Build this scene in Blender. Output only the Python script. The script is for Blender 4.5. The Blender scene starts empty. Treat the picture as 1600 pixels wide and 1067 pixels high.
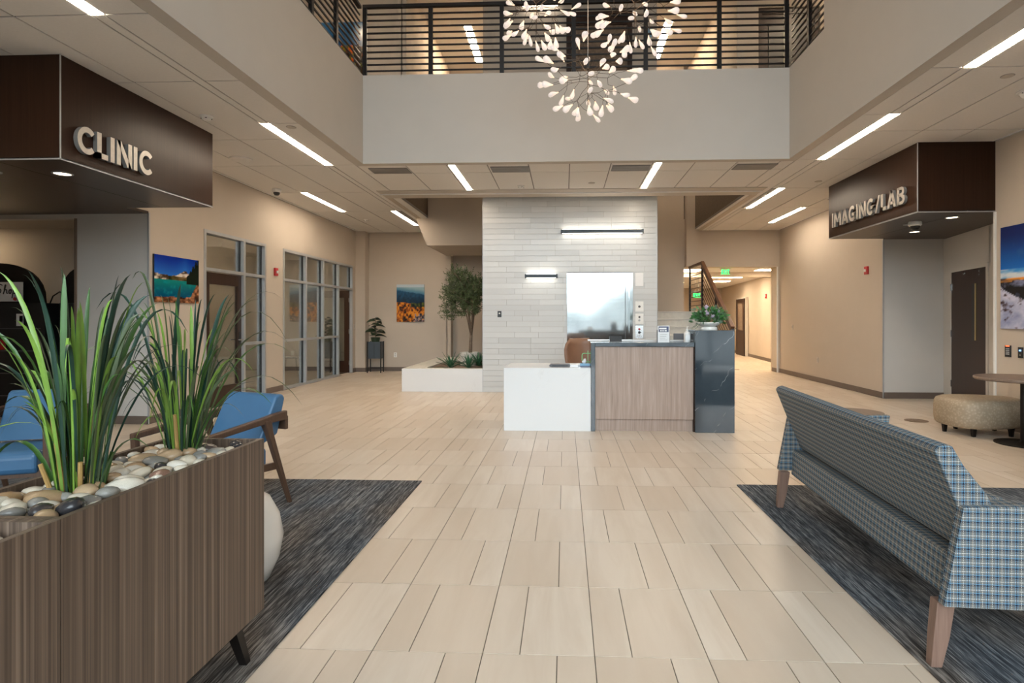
import bpy, bmesh, math, random
from mathutils import Vector, Matrix
R = math.radians
random.seed(7)
scene = bpy.context.scene
col = scene.collection
PI = math.pi

# ------------------------------------------------------------------ camera, sky, exposure
cam_data = bpy.data.cameras.new('camera')
cam = bpy.data.objects.new('camera', cam_data); col.objects.link(cam)
cam.location = (0, 0, 1.38)
cam.rotation_euler = (R(90), 0, R(2.5))
cam_data.sensor_width = 36.0
cam_data.lens = 36.0 * 905.0 / 1600.0
cam_data.shift_x = -43.0 / 1600.0
cam_data.shift_y = -35.5 / 1600.0
cam_data.clip_start = 0.05
scene.camera = cam

SKY = 9.0            # daylight through the glazing behind the viewer
CHAND = 9.0
STRIP = 38.0         # linear ceiling lights
WARM = (1.0, 0.72, 0.46)
world = bpy.data.worlds.new('sky'); scene.world = world
world.use_nodes = True
wn = world.node_tree.nodes['Background']
wn.inputs[0].default_value = (0.88, 0.94, 1.0, 1)
wn.inputs[1].default_value = SKY
scene.view_settings.view_transform = 'Standard'
scene.view_settings.look = 'None'
scene.view_settings.gamma = 1.0
scene.view_settings.use_curve_mapping = False
scene.view_settings.exposure = 0.42
cy = scene.cycles
cy.use_denoising = True
cy.max_bounces = 12; cy.diffuse_bounces = 8; cy.glossy_bounces = 4; cy.transmission_bounces = 4; cy.transparent_max_bounces = 10
cy.sample_clamp_indirect = 6.0
cy.caustics_reflective = False; cy.caustics_refractive = False


def portal(name, x0, x1, z0, z1, y):
    l = bpy.data.lights.new(name, 'AREA'); l.shape = 'RECTANGLE'; l.size = x1 - x0; l.size_y = z1 - z0
    l.cycles.is_portal = True
    o = bpy.data.objects.new(name, l); col.objects.link(o)
    o.location = ((x0 + x1) / 2, y, (z0 + z1) / 2); o.rotation_euler = (R(90), 0, 0)
    return o


portal('daylight_portal', -3.0, 3.2, 0.1, 7.8, -3.3)
portal('daylight_portal', -5.4, -3.2, 0.1, 3.0, -3.3)
portal('daylight_portal', 3.4, 5.5, 0.1, 3.0, -3.3)


# ------------------------------------------------------------------ helpers
def s2l(c):
    return tuple(((v / 255) / 12.92 if v / 255 <= 0.04045 else (((v / 255) + 0.055) / 1.055) ** 2.4) for v in c)


class NT:
    def __init__(s, name):
        s.m = bpy.data.materials.new(name); s.m.use_nodes = True
        s.t = s.m.node_tree; s.b = s.t.nodes['Principled BSDF']

    def n(s, typ, **k):
        nd = s.t.nodes.new(typ)
        for a, v in k.items():
            if a.startswith('i_'):
                key = a[2:]
                key = int(key) if key.isdigit() else key.replace('_', ' ')
                nd.inputs[key].default_value = v
            else:
                setattr(nd, a, v)
        return nd

    def l(s, a, b):
        s.t.links.new(a, b)

    def ramp(s, fac, stops):
        r = s.n('ShaderNodeValToRGB')
        e = r.color_ramp.elements
        while len(e) < len(stops):
            e.new(0.5)
        for el, (p, c) in zip(e, stops):
            el.position = p; el.color = (*c[:3], 1)
        s.l(fac, r.inputs[0]); return r.outputs[0]

    def coord(s, kind='UV', scale=(1, 1, 1), rot=(0, 0, 0)):
        if kind == 'World':
            src = s.n('ShaderNodeNewGeometry').outputs['Position']
        else:
            src = s.n('ShaderNodeTexCoord').outputs[kind]
        mp = s.n('ShaderNodeMapping'); mp.inputs['Scale'].default_value = scale; mp.inputs['Rotation'].default_value = rot
        s.l(src, mp.inputs['Vector']); return mp.outputs[0]

    def noise(s, vec, scale, detail=3, rough=0.55, dist=0.0):
        nd = s.n('ShaderNodeTexNoise'); nd.inputs['Scale'].default_value = scale; nd.inputs['Detail'].default_value = detail
        nd.inputs['Roughness'].default_value = rough; nd.inputs['Distortion'].default_value = dist
        s.l(vec, nd.inputs['Vector']); return nd.outputs['Fac']

    def bump(s, h, strength=0.2, dist=0.01):
        b = s.n('ShaderNodeBump'); b.inputs['Strength'].default_value = strength; b.inputs['Distance'].default_value = dist
        s.l(h, b.inputs['Height']); s.l(b.outputs[0], s.b.inputs['Normal'])

    def mix(s, fac, a, b, mode='MIX'):
        m = s.n('ShaderNodeMix', data_type='RGBA', blend_type=mode)
        for sock, v in ((m.inputs[0], fac), (m.inputs[6], a), (m.inputs[7], b)):
            if isinstance(v, (int, float)):
                sock.default_value = v
            elif isinstance(v, tuple):
                sock.default_value = (*v[:3], 1)
            else:
                s.l(v, sock)
        return m.outputs[2]

    def math(s, op, a, b=0.0):
        m = s.n('ShaderNodeMath', operation=op)
        for i, v in enumerate((a, b)):
            if isinstance(v, (int, float)):
                m.inputs[i].default_value = v
            else:
                s.l(v, m.inputs[i])
        return m.outputs[0]


def plain(name, rgb, rough=0.5, metal=0.0, vary=0.06, scale=8.0, spec=0.5, bump=0.0, coat=0.0):
    t = NT(name)
    nz = t.noise(t.coord('Object'), scale, 3)
    c = tuple(rgb)
    lo = tuple(max(0, v * (1 - vary)) for v in c); hi = tuple(min(1, v * (1 + vary)) for v in c)
    t.l(t.ramp(nz, [(0.3, lo), (0.7, hi)]), t.b.inputs['Base Color'])
    t.b.inputs['Roughness'].default_value = rough; t.b.inputs['Metallic'].default_value = metal
    t.b.inputs['Specular IOR Level'].default_value = spec
    t.b.inputs['Coat Weight'].default_value = coat
    if bump:
        t.bump(t.noise(t.coord('Object'), scale * 30, 2), bump, 0.002)
    return t.m


def emit(name, rgb, strength):
    t = NT(name)
    t.b.inputs['Base Color'].default_value = (*rgb, 1)
    t.b.inputs['Emission Color'].default_value = (*rgb, 1)
    t.b.inputs['Emission Strength'].default_value = strength
    return t.m


def wood(name, stops, sx=60.0, sy=1.2, rough=0.45, bump=0.05, fine=220.0, spec=0.5):
    """grain runs along v (the vertical of a standing panel)"""
    t = NT(name)
    a = t.noise(t.coord('UV', (sx, sy, 1)), 1.0, 4, 0.6, 0.4)
    b = t.noise(t.coord('UV', (fine, sy * 3, 1)), 1.0, 2, 0.5)
    f = t.math('ADD', t.math('MULTIPLY', a, 0.7), t.math('MULTIPLY', b, 0.3))
    t.l(t.ramp(f, stops), t.b.inputs['Base Color'])
    t.b.inputs['Roughness'].default_value = rough
    t.b.inputs['Specular IOR Level'].default_value = spec
    t.bump(f, bump, 0.002)
    return t.m


MT = {}
MT['wall'] = plain('painted_greige_wall', (0.52, 0.455, 0.385), 0.75, vary=0.015, scale=3, spec=0.25)
MT['wall_light'] = plain('pale_daylit_paint', (0.56, 0.545, 0.52), 0.75, vary=0.015, scale=3, spec=0.25)  # paler, greyer wall paint: daylight on the recess walls put into the colour
MT['gyp'] = plain('painted_soffit', (0.54, 0.50, 0.45), 0.75, vary=0.015, scale=3, spec=0.25)
MT['base'] = plain('rubber_baseboard', s2l((104, 92, 84)), 0.5, vary=0.05)
MT['grout'] = plain('grey_grout', (0.20, 0.165, 0.13), 0.9, vary=0.08)
MT['wallgrout'] = plain('pale_grout', (0.36, 0.34, 0.31), 0.9, vary=0.05)
MT['grid'] = plain('ceiling_grid_metal', (0.20, 0.185, 0.17), 0.6, vary=0.03)
MT['panel'] = plain('acoustic_ceiling_panel', (0.76, 0.74, 0.71), 0.9, vary=0.02, scale=40, spec=0.15, bump=0.1)
MT['black'] = plain('black_metal', (0.012, 0.009, 0.008), 0.4, 0.4, vary=0.1)
MT['blackp'] = plain('black_plastic', (0.012, 0.012, 0.013), 0.4, vary=0.1)
MT['steel'] = plain('brushed_letter_metal', (0.52, 0.49, 0.45), 0.45, 0.55, vary=0.06, scale=30)
MT['lettside'] = plain('letter_side_grey', (0.25, 0.26, 0.27), 0.5, 0.3, vary=0.05)
MT['alu'] = plain('anodised_aluminium', (0.42, 0.44, 0.46), 0.38, 0.35, vary=0.04)
MT['chrome'] = plain('brushed_chrome', (0.7, 0.7, 0.7), 0.25, 1.0, vary=0.03)
MT['brass'] = plain('brass', (0.62, 0.45, 0.2), 0.3, 1.0, vary=0.05)
MT['white'] = plain('white_plastic', (0.78, 0.78, 0.76), 0.4, vary=0.02)
MT['paper'] = plain('white_paper', (0.82, 0.83, 0.84), 0.7, vary=0.02)
MT['ceramic'] = plain('white_ceramic', (0.80, 0.79, 0.76), 0.25, vary=0.02, coat=0.3)
MT['red'] = plain('red_alarm_plastic', (0.45, 0.015, 0.02), 0.35, vary=0.06)
MT['strip'] = emit('ceiling_strip_lamp', (1.0, 0.83, 0.64), STRIP)
MT['strip_up'] = emit('upper_strip_lamp', (1.0, 0.78, 0.54), 75.0)
MT['corridor_lamp'] = emit('corridor_lamp', (1.0, 0.78, 0.52), 36.0)
MT['sconce'] = emit('wall_light_lamp', (1.0, 0.90, 0.76), 6.5)
MT['down'] = emit('downlight_lamp', (1.0, 0.82, 0.6), 7.0)
MT['exit'] = emit('exit_green', (0.04, 0.9, 0.22), 1.6)
MT['indicator'] = emit('red_indicator', (1.0, 0.15, 0.05), 2.0)
MT['iceblue'] = emit('blue_indicator', (0.25, 0.5, 1.0), 1.2)
MT['darkwood'] = wood('dark_walnut_panel', [(0.3, (0.024, 0.0105, 0.0058)), (0.55, (0.033, 0.015, 0.0082)), (0.8, (0.044, 0.0205, 0.011))], 50, 0.8, 0.36, 0.03, spec=0.18)
MT['darksoffit'] = wood('dark_walnut_soffit', [(0.3, (0.034, 0.022, 0.016)), (0.8, (0.048, 0.032, 0.023))], 50, 0.8, 0.32, 0.02, spec=0.3)
MT['doorwood'] = wood('dark_stained_door', [(0.3, (0.030, 0.015, 0.010)), (0.8, (0.050, 0.026, 0.017))], 40, 0.8, 0.35, 0.02, spec=0.3)
MT['planterwood'] = wood('striped_walnut_laminate', [(0.34, (0.046, 0.030, 0.021)), (0.46, (0.092, 0.062, 0.044)), (0.56, (0.145, 0.100, 0.073)), (0.68, (0.27, 0.20, 0.15))], 62, 0.25, 0.5, 0.03, 210)
MT['deskwood'] = wood('rose_oak_laminate', [(0.25, (0.22, 0.155, 0.122)), (0.5, (0.33, 0.245, 0.20)), (0.75, (0.46, 0.36, 0.305))], 34, 1.3, 0.45, 0.03, 150)
MT['chairwood'] = wood('walnut_chair_frame', [(0.3, (0.055, 0.028, 0.017)), (0.8, (0.11, 0.060, 0.036))], 90, 3, 0.4, 0.03)
MT['legwood'] = wood('greyed_walnut_leg', [(0.3, (0.15, 0.085, 0.062)), (0.8, (0.26, 0.165, 0.125))], 70, 3, 0.4, 0.03)
MT['railwood'] = wood('stained_handrail', [(0.3, (0.09, 0.035, 0.014)), (0.8, (0.15, 0.062, 0.026))], 3, 40, 0.4, 0.02)
MT['tablewood'] = wood('grey_oak_tabletop', [(0.3, (0.15, 0.105, 0.078)), (0.8, (0.24, 0.175, 0.135))], 40, 3, 0.45, 0.02)
MT['vinyl'] = plain('blue_vinyl', (0.045, 0.128, 0.245), 0.36, vary=0.05, scale=5, spec=0.5)
MT['agave'] = plain('agave_leaf', (0.035, 0.12, 0.055), 0.5, vary=0.25, scale=20)
MT['fig'] = plain('dark_fig_leaf', (0.012, 0.028, 0.012), 0.4, vary=0.25, scale=20)
MT['olive'] = plain('olive_leaf', (0.085, 0.115, 0.045), 0.5, vary=0.45, scale=14)
MT['bark'] = plain('grey_brown_bark', (0.19, 0.135, 0.095), 0.85, vary=0.3, scale=25, bump=0.3)
MT['soil'] = plain('dark_soil', (0.03, 0.022, 0.016), 0.95, vary=0.3, scale=40)
MT['slate'] = plain('slate_blue_metal', (0.035, 0.052, 0.070), 0.5, vary=0.05)
MT['tan_stem'] = plain('tan_stalk', (0.42, 0.26, 0.09), 0.5, vary=0.2, scale=20)
for k, c in (('blade_dark', (0.013, 0.042, 0.027)), ('blade_mid', (0.050, 0.125, 0.026)), ('blade_lime', (0.17, 0.30, 0.045)), ('blade_olive', (0.060, 0.085, 0.036))):
    MT[k] = plain(k, c, 0.38, vary=0.25, scale=9)
MT['leather'] = plain('tan_leather', (0.24, 0.125, 0.075), 0.45, vary=0.06)
MT['concrete'] = plain('pale_concrete', (0.58, 0.56, 0.51), 0.8, vary=0.06, scale=12)
MT['stem'] = plain('bronze_wire', (0.05, 0.035, 0.025), 0.35, 0.8, vary=0.1)
MT['asphalt'] = plain('asphalt', (0.10, 0.10, 0.10), 0.9, vary=0.15)
MT['hill'] = plain('dry_grass_hill', (0.20, 0.21, 0.20), 0.95, vary=0.3, scale=.2)
MT['carpet_room'] = plain('brown_room_carpet', (0.12, 0.09, 0.065), 0.95, vary=0.2, scale=30)
MT['bluebox'] = plain('pale_blue_card', (0.22, 0.42, 0.60), 0.5, vary=0.05)
MT['navycard'] = plain('navy_print', (0.07, 0.09, 0.17), 0.5, vary=0.1)
MT['mint'] = plain('mint_wire', (0.25, 0.60, 0.28), 0.4, vary=0.05)
MT['vent'] = plain('grey_vent_metal', (0.30, 0.285, 0.27), 0.5, 0.2, vary=0.05)
MT['lilac'] = plain('lilac_petal', (0.46, 0.38, 0.50), 0.7, vary=0.25, scale=50)
MT['flowerleaf'] = plain('fresh_green_leaf', (0.05, 0.17, 0.045), 0.45, vary=0.5, scale=22)
MT['greyroof'] = plain('greygreen_leaf', (0.16, 0.24, 0.17), 0.5, vary=0.25, scale=22)
MT['greymetal'] = plain('grey_paint_metal', (0.10, 0.10, 0.11), 0.5, vary=0.05)


def mat_floor_tile():
    t = NT('porcelain_floor_tile')
    at = t.n('ShaderNodeAttribute', attribute_name='tint').outputs['Fac']
    base = t.ramp(at, [(0.0, (0.60, 0.50, 0.40)), (0.5, (0.66, 0.565, 0.465)), (1.0, (0.70, 0.615, 0.52))])
    st = t.noise(t.coord('World', (9, 1.1, 1)), 1.0, 4, 0.6, 0.6)
    c = t.mix(t.ramp(st, [(0.35, (0, 0, 0)), (0.75, (1, 1, 1))]), base, (0.56, 0.455, 0.355))
    mx = t.mix(0.65, base, c)
    t.l(mx, t.b.inputs['Base Color'])
    rg = t.noise(t.coord('World', (3, 1, 1)), 2.0, 3)
    t.l(t.math('ADD', t.math('MULTIPLY', rg, 0.08), 0.29), t.b.inputs['Roughness'])
    t.b.inputs['Specular IOR Level'].default_value = 0.4
    return t.m


def mat_wall_tile():
    t = NT('glazed_wall_plank_tile')
    oi = t.n('ShaderNodeObjectInfo').outputs['Random']
    base = t.ramp(oi, [(0.0, (0.50, 0.515, 0.52)), (1.0, (0.59, 0.605, 0.605))])
    st = t.noise(t.coord('World', (2.0, 1, 26)), 1.0, 3, 0.6, 0.8)
    t.l(t.mix(t.math('MULTIPLY', st, 0.25), base, (0.40, 0.415, 0.42)), t.b.inputs['Base Color'])
    t.b.inputs['Roughness'].default_value = 0.30
    return t.m


def mat_quartz():
    t = NT('white_quartz')
    v = t.noise(t.coord('Object', (1, 1, 1)), 2.2, 5, 0.6, 1.5)
    vein = t.ramp(v, [(0.485, (0, 0, 0)), (0.5, (1, 1, 1)), (0.515, (0, 0, 0))])
    m2 = t.noise(t.coord('Object'), 1.3, 2)
    f = t.math('MULTIPLY', vein, t.ramp(m2, [(0.5, (0, 0, 0)), (0.75, (1, 1, 1))]))
    t.l(t.mix(t.math('MULTIPLY', f, 0.5), (0.69, 0.70, 0.71), (0.42, 0.41, 0.40)), t.b.inputs['Base Color'])
    t.b.inputs['Roughness'].default_value = 0.22
    return t.m


def mat_black_stone():
    t = NT('black_veined_stone')
    d = t.noise(t.coord('Object'), 2.4, 3)
    vec = t.coord('Object', (1, 1, 1), (0, R(48), 0))
    va = t.n('ShaderNodeVectorMath', operation='ADD')
    cb = t.n('ShaderNodeCombineXYZ'); t.l(t.math('MULTIPLY', d, 0.35), cb.inputs[2]); t.l(vec, va.inputs[0]); t.l(cb.outputs[0], va.inputs[1])
    w = t.n('ShaderNodeTexWave', bands_direction='Z', wave_profile='SAW'); w.inputs['Scale'].default_value = 0.95; w.inputs['Distortion'].default_value = 1.6; w.inputs['Detail'].default_value = 4; w.inputs['Detail Scale'].default_value = 3.0
    t.l(va.outputs[0], w.inputs['Vector'])
    vein = t.ramp(w.outputs['Fac'], [(0.0, (0, 0, 0)), (0.488, (0, 0, 0)), (0.495, (1, 1, 1)), (0.502, (0, 0, 0))])
    brk = t.ramp(t.noise(t.coord('Object'), 9, 2), [(0.42, (0, 0, 0)), (0.6, (1, 1, 1))])
    t.l(t.mix(t.math('MULTIPLY', vein, brk), t.ramp(d, [(0.3, (0.020, 0.031, 0.042)), (0.7, (0.036, 0.053, 0.068))]), (0.45, 0.47, 0.48)), t.b.inputs['Base Color'])
    t.b.inputs['Roughness'].default_value = 0.07
    t.b.inputs['Specular IOR Level'].default_value = 1.0
    return t.m


def mat_carpet():
    t = NT('streaked_carpet')
    a = t.noise(t.coord('World', (55, 1.5, 1)), 1.0, 5, 0.7, 0.3)
    b = t.noise(t.coord('World', (170, 9, 1)), 1.0, 3)
    c = t.noise(t.coord('World', (1.6, 0.8, 1)), 1.0, 2)
    f = t.math('ADD', t.math('MULTIPLY', a, 0.55), t.math('MULTIPLY', b, 0.45))
    cool = t.ramp(f, [(0.36, (0.010, 0.012, 0.016)), (0.49, (0.066, 0.076, 0.090)), (0.62, (0.27, 0.29, 0.31))])
    warm = t.ramp(f, [(0.36, (0.014, 0.012, 0.011)), (0.49, (0.090, 0.080, 0.073)), (0.62, (0.30, 0.275, 0.25))])
    base = t.mix(t.ramp(c, [(0.4, (0, 0, 0)), (0.6, (1, 1, 1))]), cool, warm)
    sp = t.noise(t.coord('World', (120, 30, 1)), 1.0, 1)
    t.l(t.mix(t.ramp(sp, [(0.74, (0, 0, 0)), (0.78, (0.7, 0.7, 0.7))]), base, (0.24, 0.13, 0.06)), t.b.inputs['Base Color'])
    t.b.inputs['Roughness'].default_value = 0.95
    t.b.inputs['Specular IOR Level'].default_value = 0.1
    t.bump(f, 0.5, 0.004)
    return t.m


def mat_plaid():
    """woven check: dark weft grid with pale blue, white and tan bars, in metres of UV"""
    t = NT('blue_plaid_weave')
    uv = t.n('ShaderNodeTexCoord').outputs['UV']
    sp = t.n('ShaderNodeSeparateXYZ'); t.l(uv, sp.inputs[0])
    P = 0.0345

    def stripes(axis):
        return t.math('FRACT', t.math('DIVIDE', t.math('ADD', sp.outputs[axis], 10.0), P))
    u, v = stripes(0), stripes(1)
    g1, g2, nv, bl, wh, tn = (0.165, 0.165, 0.160), (0.095, 0.10, 0.105), (0.010, 0.013, 0.030), (0.135, 0.28, 0.40), (0.55, 0.54, 0.50), (0.38, 0.29, 0.17)
    cu = t.ramp(u, [(0.0, nv), (0.11, nv), (0.13, bl), (0.19, bl), (0.22, g2), (0.34, g1), (0.44, g2), (0.47, tn), (0.53, wh), (0.59, g2), (0.70, g1), (0.84, g2), (0.87, bl), (0.93, bl), (0.96, nv)])
    cv = t.ramp(v, [(0.0, nv), (0.12, nv), (0.14, bl), (0.22, bl), (0.25, g2), (0.36, g1), (0.46, g2), (0.50, wh), (0.56, wh), (0.59, g2), (0.75, g1), (0.92, g2), (0.96, nv)])
    ck = t.n('ShaderNodeTexChecker'); ck.inputs['Scale'].default_value = 1.0 / 0.0043
    t.l(uv, ck.inputs['Vector'])
    c = t.mix(t.math('ADD', t.math('MULTIPLY', ck.outputs['Fac'], 0.5), 0.25), cu, cv)
    t.l(c, t.b.inputs['Base Color'])
    t.b.inputs['Roughness'].default_value = 0.85
    t.b.inputs['Specular IOR Level'].default_value = 0.2
    t.bump(ck.outputs['Fac'], 0.25, 0.001)
    return t.m


def mat_ottoman():
    t = NT('patterned_beige_upholstery')
    vo = t.n('ShaderNodeTexVoronoi'); vo.inputs['Scale'].default_value = 1.0
    t.l(t.coord('Object', (38, 38, 38)), vo.inputs['Vector'])
    t.l(t.ramp(vo.outputs['Distance'], [(0.2, (0.40, 0.325, 0.235)), (0.55, (0.31, 0.245, 0.17))]), t.b.inputs['Base Color'])
    t.b.inputs['Roughness'].default_value = 0.6
    t.bump(vo.outputs['Distance'], 0.25, 0.003)
    return t.m


def mat_glass(name, tint, refl=0.12):
    t = NT(name)
    tr = t.n('ShaderNodeBsdfTransparent'); tr.inputs[0].default_value = (*tint, 1)
    gl = t.n('ShaderNodeBsdfGlossy'); gl.inputs[0].default_value = (1, 1, 1, 1); gl.inputs['Roughness'].default_value = 0.02
    lw = t.n('ShaderNodeLayerWeight'); lw.inputs[0].default_value = 0.35
    mx = t.n('ShaderNodeMixShader')
    t.l(t.math('ADD', t.math('MULTIPLY', lw.outputs['Fresnel'], 0.6), refl * 0.4), mx.inputs[0])
    t.l(tr.outputs[0], mx.inputs[1]); t.l(gl.outputs[0], mx.inputs[2])
    t.l(mx.outputs[0], t.t.nodes['Material Output'].inputs['Surface'])
    return t.m


def mat_elevator_steel():
    t = NT('brushed_stainless_door')
    b = t.noise(t.coord('Object', (1.5, 1.5, 120)), 1.0, 2)
    t.b.inputs['Base Color'].default_value = (0.52, 0.54, 0.55, 1)
    t.b.inputs['Metallic'].default_value = 1.0
    t.l(t.math('ADD', t.math('MULTIPLY', b, 0.05), 0.06), t.b.inputs['Roughness'])
    w = t.noise(t.coord('Object', (0.9, 0.9, 0.7)), 1.0, 1)
    t.bump(w, 0.08, 0.06)
    return t.m


def mat_pebble(name, a, b):
    t = NT(name)
    oi = t.n('ShaderNodeObjectInfo').outputs['Random']
    n = t.noise(t.coord('Object'), 22, 4, 0.6, 0.8)
    c = t.mix(oi, a, b)
    t.l(t.mix(t.math('MULTIPLY', t.ramp(n, [(0.4, (0, 0, 0)), (0.65, (1, 1, 1))]), 0.35), c, tuple(v * 0.55 for v in a)), t.b.inputs['Base Color'])
    t.b.inputs['Roughness'].default_value = 0.25
    return t.m


def mat_print(name):
    t = NT(name)
    at = t.n('ShaderNodeAttribute', attribute_name='print').outputs['Color']
    t.l(at, t.b.inputs['Base Color'])
    t.b.inputs['Roughness'].default_value = 0.14
    return t.m


def mat_bulb():
    t = NT('glowing_frosted_bulb')
    lw = t.n('ShaderNodeTexCoord').outputs['Generated']
    sp = t.n('ShaderNodeSeparateXYZ'); t.l(lw, sp.inputs[0])
    c = t.ramp(sp.outputs[2], [(0.0, (1.0, 0.62, 0.34)), (0.45, (1.0, 0.80, 0.66)), (1.0, (1.0, 0.86, 0.78))])
    t.l(c, t.b.inputs['Emission Color']); t.b.inputs['Base Color'].default_value = (0.35, 0.32, 0.30, 1)
    t.l(t.ramp(sp.outputs[2], [(0.0, (1, 1, 1)), (0.45, (0.60, 0.60, 0.60)), (1.0, (0.44, 0.44, 0.44))]), t.b.inputs['Emission Strength'])
    t.b.inputs['Roughness'].default_value = 0.3
    return t.m


MT['tile'] = mat_floor_tile(); MT['walltile'] = mat_wall_tile(); MT['quartz'] = mat_quartz(); MT['stone'] = mat_black_stone()
MT['carpet'] = mat_carpet(); MT['plaid'] = mat_plaid(); MT['ottoman'] = mat_ottoman()
MT['glass'] = mat_glass('interior_glass', (0.90, 0.93, 0.92)); MT['glass_out'] = mat_glass('front_glass', (0.93, 0.96, 0.96), 0.05)
MT['elevator'] = mat_elevator_steel(); MT['print'] = mat_print('acrylic_print'); MT['bulb'] = mat_bulb()
PEB = {'cream': ((0.62, 0.55, 0.43), (0.72, 0.68, 0.60)), 'grey': ((0.20, 0.19, 0.175), (0.34, 0.33, 0.30)), 'dark': ((0.030, 0.030, 0.034), (0.085, 0.070, 0.065)),
       'tan': ((0.40, 0.25, 0.13), (0.52, 0.38, 0.24)), 'russet': ((0.15, 0.075, 0.060), (0.26, 0.15, 0.11))}
for k, (a, b) in PEB.items():
    MT['peb_' + k] = mat_pebble(k + '_pebble', a, b)


class MB:
    def __init__(s):
        s.v = []; s.f = []

    def add(s, vs, fs):
        o = len(s.v); s.v += [tuple(v) for v in vs]; s.f += [tuple(i + o for i in f) for f in fs]; return s

    def box(s, x0, x1, y0, y1, z0, z1):
        return s.add([(x0, y0, z0), (x1, y0, z0), (x1, y1, z0), (x0, y1, z0), (x0, y0, z1), (x1, y0, z1), (x1, y1, z1), (x0, y1, z1)],
                     [(0, 3, 2, 1), (4, 5, 6, 7), (0, 1, 5, 4), (1, 2, 6, 5), (2, 3, 7, 6), (3, 0, 4, 7)])

    def prism(s, pts, axis, a, b):
        """pts: 2D outline (convex or not); axis: 'x' -> pts are (y,z), 'y' -> (x,z), 'z' -> (x,y)"""
        def P(p, t):
            return {'x': (t, p[0], p[1]), 'y': (p[0], t, p[1]), 'z': (p[0], p[1], t)}[axis]
        n = len(pts)
        return s.add([P(p, a) for p in pts] + [P(p, b) for p in pts],
                     [tuple(range(n - 1, -1, -1)), tuple(range(n, 2 * n))] + [(i, (i + 1) % n, n + (i + 1) % n, n + i) for i in range(n)])

    def tube(s, pts, radii, n=8, cap=True):
        pts = [Vector(p) for p in pts]
        if isinstance(radii, (int, float)):
            radii = [radii] * len(pts)
        rings = []
        up = None
        for i, p in enumerate(pts):
            d = (pts[min(i + 1, len(pts) - 1)] - pts[max(i - 1, 0)]).normalized()
            if up is None:
                up = d.orthogonal().normalized()
            else:
                up = (up - d * up.dot(d))
                up = up.normalized() if up.length > 1e-6 else d.orthogonal().normalized()
            w = d.cross(up)
            rings.append([p + (up * math.cos(2 * PI * k / n) + w * math.sin(2 * PI * k / n)) * radii[i] for k in range(n)])
        return s.loft(rings, cap)

    def loft(s, rings, cap=True):
        n = len(rings[0]); vs = [v for r in rings for v in r]; fs = []
        for i in range(len(rings) - 1):
            for k in range(n):
                fs.append((i * n + k, i * n + (k + 1) % n, (i + 1) * n + (k + 1) % n, (i + 1) * n + k))
        if cap:
            fs.append(tuple(range(n - 1, -1, -1))); fs.append(tuple((len(rings) - 1) * n + k for k in range(n)))
        return s.add(vs, fs)

    def lathe(s, prof, c=(0, 0), n=24, cap=True):
        return s.loft([[(c[0] + r * math.cos(2 * PI * k / n), c[1] + r * math.sin(2 * PI * k / n), z) for k in range(n)] for r, z in prof], cap)

    def bar(s, p0, p1, w, d, up=(0, 0, 1)):
        """rectangular bar from p0 to p1"""
        p0, p1 = Vector(p0), Vector(p1); a = (p1 - p0).normalized(); u = Vector(up)
        x = a.cross(u)
        x = x.normalized() if x.length > 1e-5 else Vector((1, 0, 0))
        y = x.cross(a).normalized()
        ring = lambda p: [p + x * (w / 2) * i + y * (d / 2) * j for i, j in ((-1, -1), (1, -1), (1, 1), (-1, 1))]
        return s.loft([ring(p0), ring(p1)])

    def mesh(s, name, mat, smooth=False, uv=True):
        me = bpy.data.meshes.new(name)
        me.from_pydata(s.v, [], s.f); me.validate()
        bm = bmesh.new(); bm.from_mesh(me); bmesh.ops.recalc_face_normals(bm, faces=bm.faces)
        if uv:
            L = bm.loops.layers.uv.new('UVMap')
            for f in bm.faces:
                nx, ny, nz = (abs(c) for c in f.normal)
                for lp in f.loops:
                    c = lp.vert.co
                    lp[L].uv = (c.x, c.y) if nz >= nx and nz >= ny else ((c.y, c.z) if nx >= ny else (c.x, c.z))
        if smooth:
            for f in bm.faces:
                f.smooth = True
        bm.to_mesh(me); bm.free()
        me.materials.append(MT[mat] if isinstance(mat, str) else mat)
        return me

    def build(s, name, mat, parent=None, bevel=0.0, smooth=False, seg=2, sub=0):
        o = bpy.data.objects.new(name, s.mesh(name, mat, smooth)); col.objects.link(o)
        if parent is not None:
            o.parent = parent
        if bevel:
            m = o.modifiers.new('bevel', 'BEVEL'); m.width = bevel; m.segments = seg; m.limit_method = 'ANGLE'; m.angle_limit = R(35)
        if sub:
            m = o.modifiers.new('subsurf', 'SUBSURF'); m.levels = sub; m.render_levels = sub
        return o


def B(*a):
    return MB().box(*a)


def put(name, mesh, parent=None, loc=(0, 0, 0), rot=(0, 0, 0), scale=(1, 1, 1)):
    o = bpy.data.objects.new(name, mesh); col.objects.link(o)
    if parent is not None:
        o.parent = parent
    o.location = loc; o.rotation_euler = rot; o.scale = scale
    return o


def tag(o, label, cat, group=None):
    o['label'] = label; o['category'] = cat
    if group:
        o['group'] = group
    return o


def struct(o, label=None):
    o['kind'] = 'structure'
    if label:
        o['label'] = label
    return o


def stuff(o):
    o['kind'] = 'stuff'; return o


def empty(name, loc, label, cat, rz=0.0, group=None):
    o = bpy.data.objects.new(name, None); col.objects.link(o); o.location = loc; o.rotation_euler = (0, 0, rz)
    o.empty_display_size = 0.1
    return tag(o, label, cat, group)


def sempty(name, loc=(0, 0, 0), label=None):
    o = bpy.data.objects.new(name, None); col.objects.link(o); o.location = loc
    return struct(o, label)


def tree_copy(o, parent=None):
    c = o.copy(); col.objects.link(c)
    if parent is not None:
        c.parent = parent
    for ch in [x for x in col.objects if x.parent is o]:
        tree_copy(ch, c)
    return c


def rot2(x, y, a):
    return (x * math.cos(a) - y * math.sin(a), x * math.sin(a) + y * math.cos(a))


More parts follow.
